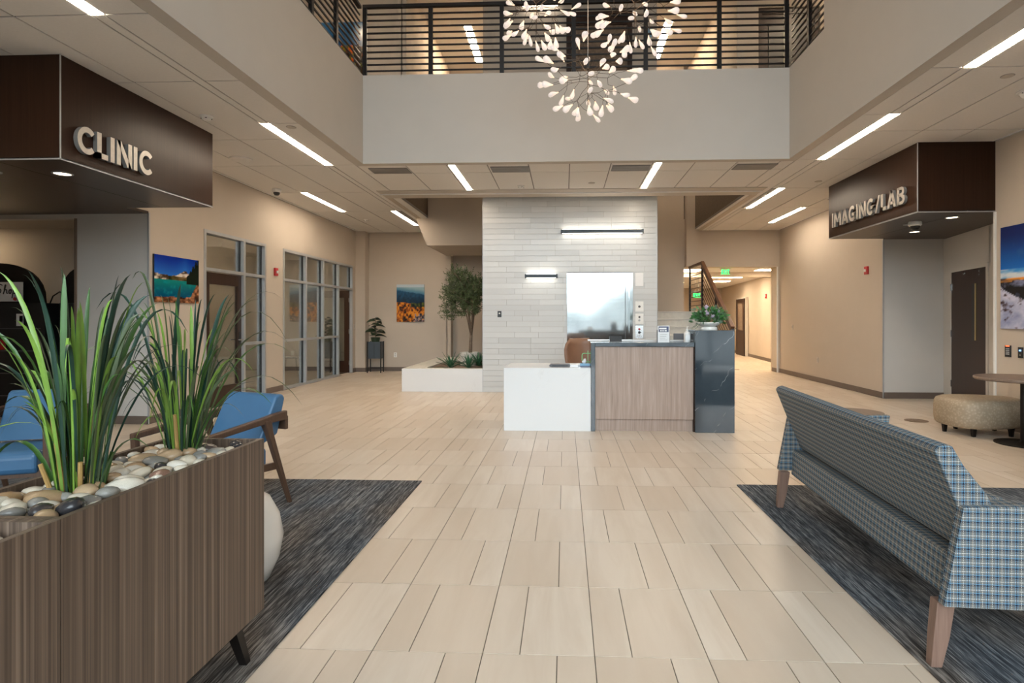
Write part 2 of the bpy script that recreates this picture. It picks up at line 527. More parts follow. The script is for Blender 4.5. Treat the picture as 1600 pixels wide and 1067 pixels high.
# ------------------------------------------------------------------ dimensions of the hall
XL, XR = -5.45, 5.52          # side walls
YF, YB = -3.4, 15.15          # front glazing (behind the viewer), back wall
ZC, ZS, ZT = 3.66, 4.95, 7.95  # lower ceiling, upper floor, upper ceiling
AX0, AX1, AY = -2.96, 3.19, 8.38   # atrium opening
ELX0, ELX1, ELY = -1.542, 1.713, 10.85

# ---- floor with its tiles
floor = B(-10.5, 8.5, YF, 30, -0.10, -0.004).build('floor', 'grout'); struct(floor, 'pale porcelain plank tile floor')
RUG_L = (-4.9, -1.21, -1.2, 4.86); RUG_R = (1.42, 5.0, -1.2, 4.86)
TW, TL = 0.461, 0.608
X0T, Y0T = 0.122, 2.376
cands = []
for j in range(-10, 42):
    y0 = Y0T + j * TL; y1 = y0 + TL
    if y1 < YF + 0.3 or y0 > 27:
        continue
    for i in range(-23, 18):
        bx = X0T + i * TW
        cut = 2.0 / 3 if j % 2 else 1.0 / 3
        for (a, b) in ((0, cut), (cut, 1)):
            x0, x1 = bx + a * TW, bx + b * TW
            xm, ym = (x0 + x1) / 2, (y0 + y1) / 2
            inside = (XL - .05 < xm < XR + .05 and ym < YB) or (xm > XR - .1 and xm < 7.3 and 7.5 < ym < 10.4) or (xm < XL + .1 and -9 < xm and 4.6 < ym < 8.3) or (2.9 < xm < 8 and ym >= YB)
            if not inside:
                continue
            if any(r[0] < x0 and x1 < r[1] and r[2] < y0 and y1 < r[3] for r in (RUG_L, RUG_R)):
                continue
            if ELX0 + .2 < xm < ELX1 - .2 and ym > ELY + .6:
                continue
            d = ym
            px = 882 + xm * 905 / max(d, .1); py = 498 + 905 * 1.38 / max(d, .1)
            vis = d > 1.6 and -60 < px < 1660 and py < 1150
            if vis and px < 430 and py > 690 and xm < -1.2:
                vis = False
            cands.append((0 if vis else 1, d if vis else abs(d) + 50, x0, x1, y0, y1))
cands.sort()
GAP = 0.0022
far = MB(); far_t = []
for n, (q, d, x0, x1, y0, y1) in enumerate(cands):
    tint = random.random()
    if n < 300:
        mb = B(x0 + GAP, x1 - GAP, y0 + GAP, y1 - GAP, -0.004, 0.0)
        o = mb.build('tile', 'tile', floor)
        at = o.data.attributes.new('tint', 'FLOAT', 'FACE')
        for k in range(len(o.data.polygons)):
            at.data[k].value = tint
    else:
        far.box(x0 + GAP, x1 - GAP, y0 + GAP, y1 - GAP, -0.004, 0.0); far_t += [tint] * 6
o = stuff(far.build('distant_tile', 'tile', floor))
at = o.data.attributes.new('tint', 'FLOAT', 'FACE')
for k in range(len(o.data.polygons)):
    at.data[k].value = far_t[min(k, len(far_t) - 1)]
struct(B(-90, 90, -95, YF - 0.02, -0.12, -0.02).build('ground', 'asphalt'), 'paved ground outside the front glazing')
hm = MB()
hp = [(-100 + i * 8, 7.5 + 3.5 * math.sin(i * .9) + 2 * math.sin(i * 2.3)) for i in range(26)]
hm.prism([(-100, -.5)] + [(100, -.5)] + [(x, z) for x, z in reversed(hp)], 'y', -85, -72)
struct(hm.build('hill', 'hill'), 'low hills beyond the paved ground outside')

for nm, r, lb in (('rug', RUG_L, 'dark streaked carpet rug under the blue chairs and wooden planter'), ('rug', RUG_R, 'dark streaked carpet rug under the plaid sofa')):
    tag(B(r[0], r[1], r[2], r[3], 0.0, 0.010).build(nm, 'carpet', bevel=0.003), lb, 'rug')

# ---- lower ceiling: grid backing, panels, soffit strips
ceiling = MB()
ceiling.box(XL, AX0 - 0.14, YF, YB, ZC + .006, ZC + .05)
ceiling.box(AX1 + 0.13, XR, YF, YB, ZC + .006, ZC + .05)
ceiling.box(AX0 - 0.14, AX1 + 0.13, AY + .13, 10.16, ZC + .006, ZC + .05)
ceiling = struct(ceiling.build('ceiling', 'grid'), 'grid of acoustic panels under the upper floor')
pmesh = {}


def ceil_panel(x0, x1, y0, y1):
    g = 0.0085
    w, l = round(x1 - x0 - 2 * g, 3), round(y1 - y0 - 2 * g, 3)
    if w < .03 or l < .03:
        return
    key = (w, l)
    if key not in pmesh:
        pmesh[key] = B(-w / 2, w / 2, -l / 2, l / 2, 0, 0.010).mesh('panel', 'panel')
    put('panel', pmesh[key], ceiling, ((x0 + x1) / 2, (y0 + y1) / 2, ZC - 0.002))


LJ = [-1.65, 0.18, 1.4, 2.36, 4.19, 5.41, 6.62, 8.45, 10.28, 12.11, 13.95, 15.13]
WJ = [-1.65, 0.18, 1.4, 2.36, 4.19, 5.41, 7.20, 8.45, 10.28, 12.11, 13.95, 15.13]
colsL = [(-5.44, -5.37, WJ), (-5.37, -4.76, WJ), (-4.76, -4.15, WJ), (-4.15, -3.55, WJ), (-3.45, AX0 - .14, LJ)]
colsR = [(AX1 + .13, 3.61, LJ), (3.72, 4.33, WJ), (4.33, 4.94, WJ), (4.94, 5.51, WJ)]
for x0, x1, J in colsL + colsR:
    for a, b in zip(J, J[1:]):
        ceil_panel(x0, x1, a, b)
for x0, x1 in ((-3.55, -3.45), (3.61, 3.72)):           # light column: short fill panels between the lamps
    for a, b in (((-1.65, 0.18), (0.18, 2.36), (4.19, 6.62), (8.45, 10.28), (10.28, 12.11), (13.95, 15.13)) if x0 < 0 else ((-1.65, 0.18), (0.18, 1.4), (1.4, 3.6), (5.41, 6.62), (8.45, 10.28), (12.11, 13.95), (13.95, 15.13))):
        ceil_panel(x0, x1, a, b)
cx = [AX0 - .14] + [0.07 + .61 * k for k in range(-5, 6) if AX0 < 0.07 + .61 * k < AX1 + .05] + [AX1 + .13]
for a, b in zip(cx, cx[1:]):
    ceil_panel(a, b, AY + .13, 8.98); ceil_panel(a, b, 8.98, 10.16)

# soffit strips and bulkheads round the atrium and the stair well
WX0, WX1, WY = -3.25, 3.40, 10.80      # stair well opening
bl = MB()
bl.box(AX0 - .14, AX0, YF, AY + .13, ZC - .006, ZS)
struct(bl.build('wall_atrium_left', 'gyp'), 'plain bulkhead on the left of the atrium')
br = MB()
br.box(AX1, AX1 + .13, YF, AY + .13, ZC - .006, ZS); br.box(AX1, AX1 + .13, YF, 7.28, ZS, ZT)
struct(br.build('wall_atrium_right', 'gyp'), 'plain bulkhead and wall on the right of the atrium')
struct(B(AX0, AX1, AY, AY + .13, ZC - .006, ZS).build('wall_atrium_back', 'gyp'), 'broad grey bulkhead under the bridge railing')
wf = MB()
wf.box(WX0 - .1, WX1 + .1, 10.16, WY - .02, ZC - .012, ZS - .3)
struct(wf.build('trim_1', 'gyp'), 'flat soffit band in front of the elevator wall')
struct(B(WX0 - .1, WX1 + .1, 10.40, 10.43, ZC - .03, ZC - .008).build('trim_2', 'white'), 'thin pale reveal strip along the soffit band')
ws = MB()
ws.box(WX1, WX1 + .12, WY - .02, YB, ZC - .008, ZS)
ws.box(3.1, WX1, 14.93, YB, 2.72, ZS)
struct(ws.build('wall_well_right', 'wall'))
struct(B(WX0 - .1, WX0, WY - .02, YB, ZC - .008, ZS).build('wall_well_left', 'wall'))
# underside of the stairs' second flight, emerging left of the elevator
st = MB().prism([(-3.36, 3.62), (-3.12, 3.04), (ELX0 + .1, 3.04), (ELX0 + .1, ZS), (-3.36, ZS)], 'y', 13.0, YB)
struct(st.build('wall_stair_soffit', 'wall'), 'boxed underside of the upper stair flight')

# ---- upper floor shell
up = MB()
up.box(XL - 4, AX0 - .14, YF, YB + 12, ZC + .05, ZS)
up.box(AX1 + .13, XR + 4, YF, YB + 12, ZC + .05, ZS)
up.box(AX0 - .14, AX1 + .13, AY + .13, WY - .02, ZC + .05, ZS)
up.box(AX0 - .14, AX1 + .13, YB + .5, YB + 12, ZC + .05, ZS)
struct(up.build('floor_upper', 'carpet_room'))
struct(B(XL - 4, XR + 4, YF, YB + 12, ZT, ZT + .1).build('ceiling_upper', 'panel'), 'upper floor ceiling')
uw = MB()
uw.box(-3.78, -3.12, 11.0, 11.12, ZS, ZT)               # wall facing the bridge, left
uw.box(-3.14, -3.04, 11.0, 24, ZS, ZT)                # left corridor side wall
uw.box(XL - 4, -3.78, 11.05, 11.15, ZS, ZT)
struct(uw.build('wall_upper_left', 'wall'), 'upper floor wall left of the corridor')
uw = MB()
uw.box(3.22, 3.32, 11.0, 24, ZS, ZT); uw.box(3.32, 3.62, 11.0, 11.12, ZS, ZT)
uw.box(3.62, XR + 4, 11.0, 11.12, 7.2, ZT); uw.box(4.75, XR + 4, 11.0, 11.12, ZS, 7.2)
struct(uw.build('wall_upper_right', 'wall'), 'upper floor wall right of the corridor')
struct(B(-3.1, 3.3, 24, 24.1, ZS, ZT).build('wall_upper_back', 'wall'))
uw = MB(); uw.box(XL - 4, XL - 3.9, YF, 12, ZS, ZT); uw.box(XR + 3.9, XR + 4, YF, 12, ZS, ZT)
struct(uw.build('wall_upper_side', 'wall'))
shaft = MB(); shaft.box(ELX0, ELX1, ELY + .02, 14.9, ZS - .6, ZT)
struct(shaft.build('wall_shaft_upper', 'wall'), 'upper lobby wall above the tiled elevator front')

# ---- outer walls
wl = MB()
REC_L0, REC_L1 = 4.80, 7.36      # clinic recess
W1a, W1b, W2a, W2b = 8.52, 10.33, 10.98, 14.66
wl.box(XL - .15, XL, YF, REC_L0, 0, ZC)
wl.box(XL - .15, XL, REC_L0, REC_L1, 2.79, ZC)
wl.box(XL - .15, XL, REC_L1, W1a, 0, ZC)
wl.box(XL - .15, XL, W1a, W1b, 2.74, ZC); wl.box(XL - .15, XL, W1b, W2a, 0, ZC); wl.box(XL - .15, XL, W2a, W2b, 2.74, ZC); wl.box(XL - .15, XL + .0, W2b, YB, 0, ZC)
struct(wl.build('wall_left', 'wall'), 'greige wall with glazed offices')
struct(B(XL, XL + .26, 14.86, YB, 0, ZC).build('trim_3', 'wall'), 'narrow pilaster at the back left corner')
# recess beyond the clinic portal: return wall, header and alcove
rl = MB()
rl.box(-6.42, XL - .15, REC_L1, REC_L1 + .12, 0, 2.77); rl.box(XL - .16, XL - .004, REC_L1 - .005, REC_L1 + .01, 0, 2.77)
rl.box(-9.2, -6.42, REC_L1, REC_L1 + .12, 2.70, 2.77)
rl.box(-9.3, -9.2, REC_L0 - .1, 8.6, 0, 2.9)
rl.box(-9.2, XL - .15, REC_L0 - .12, REC_L0, 0, 2.9)
struct(rl.build('wall_clinic_recess', 'wall_light'), 'return wall inside the clinic portal, daylight greyness put into its colour')
al = MB(); al.box(-9.2, -6.3, 8.42, 8.52, 0, 2.9); al.box(-6.42, -6.30, REC_L1 + .12, 8.42, 0, 2.74)
struct(al.build('wall_alcove', 'wall'), 'shaded beige back wall of the shop alcove')
struct(B(-9.2, -6.42, REC_L1 + .02, 8.42, 2.74, 2.80).build('ceiling_alcove', 'wall'))
struct(B(-6.445, -6.42, REC_L1 - .02, REC_L1 + .12, 0, 2.70).build('trim_4', 'tablewood'), 'slim wooden edge of the alcove opening')
wr = MB()
REC_R0, REC_R1 = 7.68, 10.30
wr.box(XR, XR + .15, YF, REC_R0, 0, ZC); wr.box(XR, XR + .15, REC_R0, REC_R1, 2.79, ZC); wr.box(XR, XR + .15, REC_R1, YB + .35, 0, ZC)
struct(wr.build('wall_right', 'wall'), 'greige wall with the landscape print')
rr = MB(); rr.box(XR + .15, 7.6, REC_R1, REC_R1 + .12, 0, 2.9); rr.box(XR + .004, XR + .16, REC_R1 - .005, REC_R1 + .01, 0, 2.78)
rr.box(XR + .15, 7.8, REC_R0 - .12, REC_R0, 0, 2.9)
struct(rr.build('wall_imaging_recess', 'wall_light'), 'wall inside the imaging portal, daylight paleness put into its colour')
bk = MB()
bk.box(XL - .15, -3.1, YB, YB + .12, 0, ZC + .3)
bk.box(-3.1, 1.75, YB + .30, YB + .42, 0, ZS + .4); bk.box(-3.12, -3.0, YB, YB + .42, 0, ZC)
bk.box(1.70, 3.08, YB, YB + .12, 0, ZS + 3.0)
bk.box(3.08, XR, YB, YB + .35, 2.72, ZC + .3)
struct(bk.build('wall_back', 'wall'), 'greige back wall either side of the elevator')
struct(B(XR - .06, XR, YB, YB + .35, 0, 2.72).build('trim_5', 'wall'), 'jamb of the corridor opening')
struct(B(XR - .075, XR - .05, YB - .015, YB + .01, 0, 2.72).build('trim_6', 'white'), 'white corner guard on the corridor jamb')
# corner guards
struct(B(XL - .01, XL + .012, REC_L1 - .012, REC_L1 + .012, 0, 2.77).build('trim_7', 'alu'), 'metal corner guard of the clinic recess')
struct(B(XR - .012, XR + .01, REC_R1 - .012, REC_R1 + .012, 0, 2.75).build('trim_8', 'alu'), 'metal corner guard of the imaging recess')
struct(B(XR - .02, XR + .05, REC_R0 - .02, REC_R0 + .01, 0, 2.75).build('trim_9', 'white'), 'white corner trim beside the wood door')
# baseboards
bb = MB()
for y0, y1 in ((YF, REC_L0), (REC_L1, W1a), (W1b, W2a), (W2b, 14.86)):
    bb.box(XL, XL + .012, y0, y1, 0, .105)
bb.box(XL + .26, XL + .272, 14.85, YB, 0, .105); bb.box(XL, XL + .272, 14.848, 14.86, 0, .105)
bb.box(-6.42, XL, REC_L1 - .012, REC_L1, 0, .105)
struct(bb.build('baseboard_left', 'base'))
bb = MB(); bb.box(XR - .012, XR, YF, REC_R0, 0, .105); bb.box(XR - .012, XR, REC_R1, YB, 0, .105)
bb.box(XR, 6.62, REC_R1 - .012, REC_R1, 0, .105); bb.box(XR - .075, XR - .06, YB, YB + .35, 0, .105)
struct(bb.build('baseboard_right', 'base'))
bb = MB(); bb.box(XL + .26, -3.1, YB - .012, YB, 0, .105)
struct(bb.build('baseboard_back', 'base'))

# ---- front glazing behind the viewer
fw = MB()
fw.box(XL - 4, AX0 - .14, YF - .15, YF, 3.1, ZT); fw.box(AX1 + .13, XR + 4, YF - .15, YF, 3.1, ZT)
fw.box(XL - 4, XL, YF - .15, YF, 0, 3.1); fw.box(XR, XR + 4, YF - .15, YF, 0, 3.1)
struct(fw.build('wall_front', 'wall'))
w0 = sempty('window_1', (0, YF, 0), 'tall front glazing behind the viewer')
for x in (-5.4, -4.3, -3.12, -1.9, -0.7, 0.55, 1.8, 3.2, 4.35, 5.45):
    B(x - .03, x + .03, -.12, 0, 0, ZT if -3.2 < x < 3.3 else 3.1).build('mullion', 'greymetal', w0)
for z in (0.03, 2.4, 3.66, 5.0, 6.4):
    B(-3.12 if z > 3 else -5.4, 3.2 if z > 3 else 5.45, -.12, 0, z - .03, z + .03).build('transom', 'greymetal', w0)
B(-5.4, 5.45, -.07, -.06, 0, 3.1).build('pane', 'glass_out', w0); B(-3.12, 3.2, -.07, -.06, 3.1, ZT).build('pane', 'glass_out', w0)
struct(B(XL - 4, XR + 4, YF - .1, YB + 12, ZT + .1, ZT + .2).build('roof', 'grout'))

# ------------------------------------------------------------------ lettering
def arc_ring(c, ro, ri, a0, a1, n=20):
    """2D outline of a ring sector, as quads"""
    q = []
    for k in range(n):
        t0 = R(a0 + (a1 - a0) * k / n); t1 = R(a0 + (a1 - a0) * (k + 1) / n)
        q.append([(c[0] + r[0] * math.cos(t), c[1] + r[1] * math.sin(t)) for r, t in ((ro, t0), (ro, t1), (ri, t1), (ri, t0))])
    return q


def letter(ch, s=.235):
    """quads of one capital, cap height 1; returns (quads, advance width)"""
    r = lambda x0, y0, x1, y1: [(x0, y0), (x1, y0), (x1, y1), (x0, y1)]
    d = lambda x0, y0, x1, y1, w=s: [(x0 - w / 2, y0), (x0 + w / 2, y0), (x1 + w / 2, y1), (x1 - w / 2, y1)]
    if ch == 'I':
        return [r(0, 0, s, 1)], s
    if ch == 'L':
        return [r(0, 0, s, 1), r(0, 0, .60, s * .9)], .62
    if ch == 'C':
        return arc_ring((.5, .5), (.5, .52), (.29, .31), 42, 318, 26), .90
    if ch == 'G':
        return arc_ring((.5, .5), (.5, .52), (.29, .31), 48, 345, 26) + [r(.47, .35, .95, .55), r(.74, .10, .95, .5)], .96
    if ch == 'N':
        return [r(0, 0, s, 1), r(.70, 0, .70 + s, 1), [(0, 1), (s * 1.1, 1), (.91, 0), (.91 - s * 1.1, 0)]], .91
    if ch == 'M':
        return [r(0, 0, s, 1), r(.86, 0, .86 + s, 1), [(0, 1), (s, 1), (.535 + s * .4, .28), (.535 - s * .4, .28)], [(.86, 1), (.86 + s, 1), (.535 + s * .4, .28), (.535 - s * .4, .28)]], 1.07
    if ch == 'A':
        return [d(s * .5, 0, .48, 1, s * 1.05), d(.96 - s * .5, 0, .48, 1, s * 1.05), r(.2, .19, .76, .36)], .96
    if ch == 'B':
        a = arc_ring((.45, .735), (.29, .265), (.10, .09), -90, 90, 10) + arc_ring((.47, .275), (.33, .275), (.12, .10), -90, 90, 10)
        return a + [r(0, 0, s, 1), r(.1, .83, .46, 1), r(.1, .46, .46, .64), r(.1, 0, .48, .175)], .80
    if ch == '/':
        return [d(.08, -.02, .50, 1.02, .19)], .58
    if ch == 'E':
        return [r(0, 0, s, 1), r(0, 0, .6, s), r(0, .4, .56, .4 + s), r(0, 1 - s, .6, 1)], .6
    if ch == 'X':
        return [d(.12, 0, .62, 1), d(.62, 0, .12, 1)], .74
    if ch == 'T':
        return [r(.25, 0, .25 + s, 1), r(0, 1 - s, .7, 1)], .7
    return [], .3


def sign_letters(parent, text, h, width, depth, mat, origin, udir, ndir, sidemat=None):
    """raised capitals: origin = lower left corner on the face, udir = reading direction, ndir = out of the face"""
    o = Vector(origin); u = Vector(udir); nrm = Vector(ndir); z = Vector((0, 0, 1))
    gl = [letter(c) for c in text]
    sp = .13
    tot = sum(g[1] for g in gl) + sp * (len(text) - 1)
    k = width / tot
    x = 0
    for ch, (qs, w) in zip(text, gl):
        def make(a, b, shrink=0):
            mb = MB()
            for q in qs:
                pa = [o + u * ((x + px) * k) + z * (py * h) + nrm * a for px, py in q]
                pb = [o + u * ((x + px) * k) + z * (py * h) + nrm * b for px, py in q]
                n = len(q)
                mb.add(pa + pb, [tuple(range(n)), tuple(range(n, 2 * n))] + [(i, (i + 1) % n, n + (i + 1) % n, n + i) for i in range(n)])
            return mb
        L = make(depth * .9, depth).build('letter', mat, parent)
        make(0.004, depth * .9).build('letter_side', sidemat or mat, L)
        x += w + sp


# ------------------------------------------------------------------ portal canopies with their signs
def canopy(name, x_face, x_wall, xin, y0, y1, yin1, label, text, tz, ty, tw, th, face_n):
    t = empty(name, ((x_face + x_wall) / 2, y0, 2.77), label, 'canopy')
    t.location = (0, 0, 0)
    sx = -1 if x_wall < x_face else 1
    xa, xb = sorted((x_face, x_wall + sx * .0))
    # long fascia carries the sign; short fascias close the ends
    B(min(x_face, x_face + sx * .03), max(x_face, x_face + sx * .03), y0, y1, 2.775, ZC - .004).build('long_fascia', 'darkwood', t)
    B(min(x_face + sx * .03, x_wall), max(x_face + sx * .03, x_wall), y0, y0 + .03, 2.775, ZC - .004).build('end_fascia', 'darkwood', t)
    B(min(x_face + sx * .03, x_wall), max(x_face + sx * .03, x_wall), y1 - .03, y1, 2.775, ZC - .004).build('end_fascia', 'darkwood', t)
    x0, x1 = sorted((x_face, xin))
    xm = x_face + sx * .62
    a0, a1 = sorted((x_face, xm - sx * .004)); b0, b1 = sorted((xm + sx * .004, xin))
    B(a0, a1, y0, y1, 2.755, 2.775).build('soffit_panel', 'darksoffit', t)
    B(b0, b1, y0, y1, 2.755, 2.775).build('soffit_panel', 'darksoffit', t)
    B(x0, x1, y0, y1, 2.763, 2.772).build('soffit_backing', 'alu', t)
    # bright metal edge trims
    e = .008
    B(x_face - e * (1 if sx > 0 else -.2), x_face + e * (.2 if sx > 0 else 1), y0 - e, y0 + e * .3, 2.755, ZC - .004).build('edge_trim', 'alu', t)
    B(min(x_face - sx * e, x_face), max(x_face - sx * e, x_face), y0, y1, 2.750, 2.762).build('edge_trim', 'alu', t)
    B(min(x_face, x_wall), max(x_face, x_wall), y0 - e, y0, 2.750, 2.762).build('edge_trim', 'alu', t)
    nx = -sx
    sgn = empty(name.replace('canopy', 'sign'), (0, 0, 0), 'brushed metal letters reading %s on the dark wood canopy' % text, 'sign')
    sign_letters(sgn, text, th, tw, .045, 'steel', (x_face, ty, tz), (0, 1 if sx < 0 else -1, 0), (nx, 0, 0), 'lettside')
    return t


canopy('clinic_canopy', -4.34, XL, -9.0, REC_L0 + .0, 6.96, 6.96, 'dark walnut box canopy with the clinic lettering', 'CLINIC', 2.865, 4.93, .93, .235, 1)
canopy('imaging_canopy', 4.55, XR, 7.6, REC_R0 + .0, 10.20, 10.2, 'dark walnut box canopy with the imaging lettering', 'IMAGING/LAB', 2.915, 9.985, 2.09, .235, -1)
# fill between canopy end and recess end
struct(B(-9.0, -6.43, 6.96, REC_L1 + .02, 2.758, 2.80).build('ceiling_clinic_recess', 'darksoffit')); struct(B(-6.43, XL, 6.96, REC_L1 - .006, 2.758, 2.789).build('ceiling_clinic_recess', 'darksoffit'))
struct(B(XR, 7.6, 10.2, REC_R1 - .006, 2.758, 2.789).build('ceiling_imaging_recess', 'darksoffit'))


def downlight(x, y, z, r, label, on=True):
    t = empty('downlight', (x, y, z), label, 'downlight', group=None)
    MB().lathe([(r * .78, 0.0), (r, 0.0), (r, -.006), (r * .9, -.010), (r * .78, -.006)], n=28, cap=False).build('trim_ring', 'alu', t, smooth=False)
    MB().lathe([(.001, -.003), (r * .8, -.003), (r * .8, 0), (.001, 0)], n=24).build('lens', 'down' if on else 'alu', t)
    return t


downlight(-4.75, 5.28, 2.755, .085, 'lit round downlight in the canopy behind the clinic lettering')
downlight(-5.33, 5.2, 2.755, .05, 'small round sprinkler cover in the clinic canopy', False)
downlight(5.24, 8.08, 2.755, .085, 'lit round downlight in the imaging canopy nearest the snow print')
downlight(5.52, 9.40, 2.755, .085, 'lit round downlight in the imaging canopy behind the dome camera')
downlight(4.99, 8.68, 2.755, .05, 'small unlit round cover beside the dome camera', False)

# ------------------------------------------------------------------ ceiling lamps
def strip(x, y0, y1, z, label, mat='strip', w=.10):
    t = empty('strip_light', (x, (y0 + y1) / 2, z), label, 'ceiling light')
    L = y1 - y0
    MB().box(-w / 2 - .006, w / 2 + .006, -L / 2 - .006, L / 2 + .006, .003, .02).build('housing', 'grid', t)
    B(-w / 2, w / 2, -L / 2, L / 2, -.005, .003).build('diffuser', mat, t)


strip(-3.50, 2.36, 4.19, ZC, 'recessed strip light before the clinic canopy, cut by the top edge')
strip(-3.50, 6.62, 8.45, ZC, 'long recessed strip light right of the clinic canopy')
strip(-4.71, 10.28, 12.11, ZC, 'recessed strip light over the four bay office glazing')
strip(-3.62, 12.11, 13.95, ZC, 'recessed strip light beside the stair well, furthest on the clinic side')
strip(3.665, 3.6, 5.41, ZC, 'recessed strip light in the top corner of the imaging side')
strip(3.665, 6.62, 8.45, ZC, 'long recessed strip light in front of the imaging canopy')
strip(3.78, 10.28, 12.11, ZC, 'recessed strip light between the imaging canopy and the stair well')
strip(4.88, 12.11, 13.95, ZC, 'recessed strip light close to the corridor opening')
strip(-1.68, 8.53, 10.15, ZC, 'recessed strip light under the bridge, clinic side', w=.09)
strip(1.37, 8.53, 10.15, ZC, 'recessed strip light under the bridge, imaging side', w=.09)
strip(-2.18, 12.9, 14.75, ZT, 'strip light on the upper corridor ceiling, clinic side', 'strip_up', .16)
strip(2.30, 12.9, 14.75, ZT, 'strip light on the upper corridor ceiling, imaging side', 'strip_up', .16)
strip(-2.18, 17.5, 19.3, ZT, 'unseen strip light added deep in the upper corridor, clinic side', 'strip_up', .16)  # hidden lamps, this and the next, added to light the upper corridor
strip(2.30, 17.5, 19.3, ZT, 'unseen strip light added deep in the upper corridor, imaging side', 'strip_up', .16)
strip(-4.6, 7.0, 9.0, ZT, 'unseen strip light added over the upper gallery, clinic side', 'strip_up', .16)  # out-of-view lamps, this and the next, added to light the upper gallery
strip(5.0, 7.6, 9.6, ZT, 'unseen strip light added over the upper gallery, imaging side', 'strip_up', .16)

for i, (x0, x1) in enumerate(((-2.98, -2.38), (-1.13, -.52), (.70, 1.31), (2.53, 3.14))):
    t = empty('air_vent', ((x0 + x1) / 2, 8.80, ZC), 'grey slotted air vent in the ceiling under the bridge, %s' % ('leftmost of four', 'beside the clinic side strip light', 'beside the imaging side strip light', 'rightmost of four')[i], 'vent', group='ceiling vents under the bridge')
    B(-.295, .295, -.16, .16, -.008, -.002).build('backing', 'greymetal', t)
    for k in range(6):
        B(-.29, .29, -.15 + k * .052, -.15 + k * .052 + .030, -.016, -.008).build('slat', 'vent', t)


def detector(x, y, label, r=.07, drop=.05):
    t = empty('smoke_detector', (x, y, ZC), label, 'smoke detector')
    MB().lathe([(r, 0), (r, -.012), (r * .9, -.018)], n=24).build('base', 'white', t, smooth=False)
    MB().lathe([(r * .72, -.018), (r * .68, -.036), (r * .40, -drop), (.001, -drop)], n=24).build('head', 'white', t)
    for k in range(4):
        a = k * PI / 2 + .4
        B(-.012, .012, -.003, .003, -.004, .004).build('slot', 'blackp', t).location = (r * .68 * math.cos(a), r * .68 * math.sin(a), -.03)


detector(-4.03, 6.35, 'white smoke detector above the far end of the clinic canopy')
detector(-4.55, 13.1, 'small white smoke detector near the back strip light', .06)
detector(4.62, 6.0, 'white smoke detector on the imaging side near the top corner', .09, .07)
detector(5.0, 11.15, 'small white smoke detector beyond the imaging canopy', .06)
detector(-.75, 9.9, 'white smoke detector under the bridge in front of the tiled wall', .06)
for x, y, r, lb in ((-4.6, 8.05, .15, 'white round ceiling speaker by the clinic canopy end'),):
    t = empty('ceiling_speaker', (x, y, ZC), lb, 'speaker')
    MB().lathe([(r, -.002), (r, -.02), (r * .7, -.035), (.001, -.035)], n=28).build('grille', 'panel', t)
for x, y, lb in ((-3.25, 6.75, 'round sprinkler cover by the bulkhead on the clinic side'), (4.15, 5.62, 'round sprinkler cover near the top corner on the imaging side'), (.45, 9.75, 'round sprinkler cover under the bridge'), (4.2, 9.8, 'round sprinkler cover over the imaging canopy end')):
    t = empty('sprinkler_cover', (x, y, ZC), lb, 'sprinkler')
    MB().lathe([(.05, -.002), (.05, -.008), (.001, -.009)], n=24).build('cover_plate', 'gyp', t)
    MB().lathe([(.057, -.001), (.057, -.004), (.051, -.004), (.051, -.001)], n=24, cap=False).build('ring', 'vent', t)
# dome cameras
for (x, y, z, r, lb) in ((4.95, 8.42, 2.755, .085, 'white dome camera under the imaging canopy'), (-5.05, 9.95, ZC, .075, 'small dome camera over the office glazing')):
    t = empty('dome_camera', (x, y, z), lb, 'camera')
    MB().lathe([(r * .9, 0), (r, -.02), (r, -.05), (r * .85, -.065)], n=24).build('housing', 'white', t, smooth=False)
    MB().lathe([(r * .75, -.06), (r * .7, -.09), (r * .45, -.115), (.001, -.12)], n=24).build('dome', 'blackp', t, smooth=True)

# ------------------------------------------------------------------ bridge railings
def railing(label, p0, p1, posts, nbars=10, base=ZS, top=1.06):
    a, b = Vector((*p0, 0)), Vector((*p1, 0)); L = (b - a).length; d = (b - a) / L
    ang = math.atan2(d.y, d.x)
    t = empty('guard_railing', (p0[0], p0[1], base), label, 'railing', ang)
    B(0, L, -.03, .03, top - .05, top).build('top_rail', 'railwood' if False else 'black', t, bevel=.006)
    for k in range(nbars):
        z = .085 + k * (top - .13) / nbars
        B(0, L, -.009, .009, z - .011, z + .011).build('bar', 'black', t)
    for u in posts:
        B(u - .03, u + .03, -.022, .022, 0, top - .05).build('post', 'black', t)
    return t


railing('black bar railing across the bridge above the grey bulkhead', (AX0 - .02, AY + .06), (AX1 + .02, AY + .06), [.03, 1.01, 2.06, 3.11, 4.15, 5.2, AX1 - AX0])
railing('black bar railing along the upper gallery on the clinic side', (AX0 - .07, 1.5), (AX0 - .07, AY + .06), [.5, 1.7, 2.9, 4.1, 5.3, 6.05])
railing('short black bar railing at the upper gallery on the imaging side', (AX1 + .06, 7.30), (AX1 + .06, AY + .06), [.03, .55])

# ------------------------------------------------------------------ chandeliers
bulb_me = MB().lathe([(.004, 0), (.010, .012), (.013, .03), (.026, .058), (.036, .085), (.036, .108), (.024, .126), (.001, .133)], n=10)
bulb_me.v = [(x, y * .62, z) for x, y, z in bulb_me.v]
bulb_me = bulb_me.mesh('bulb', 'bulb', smooth=True)


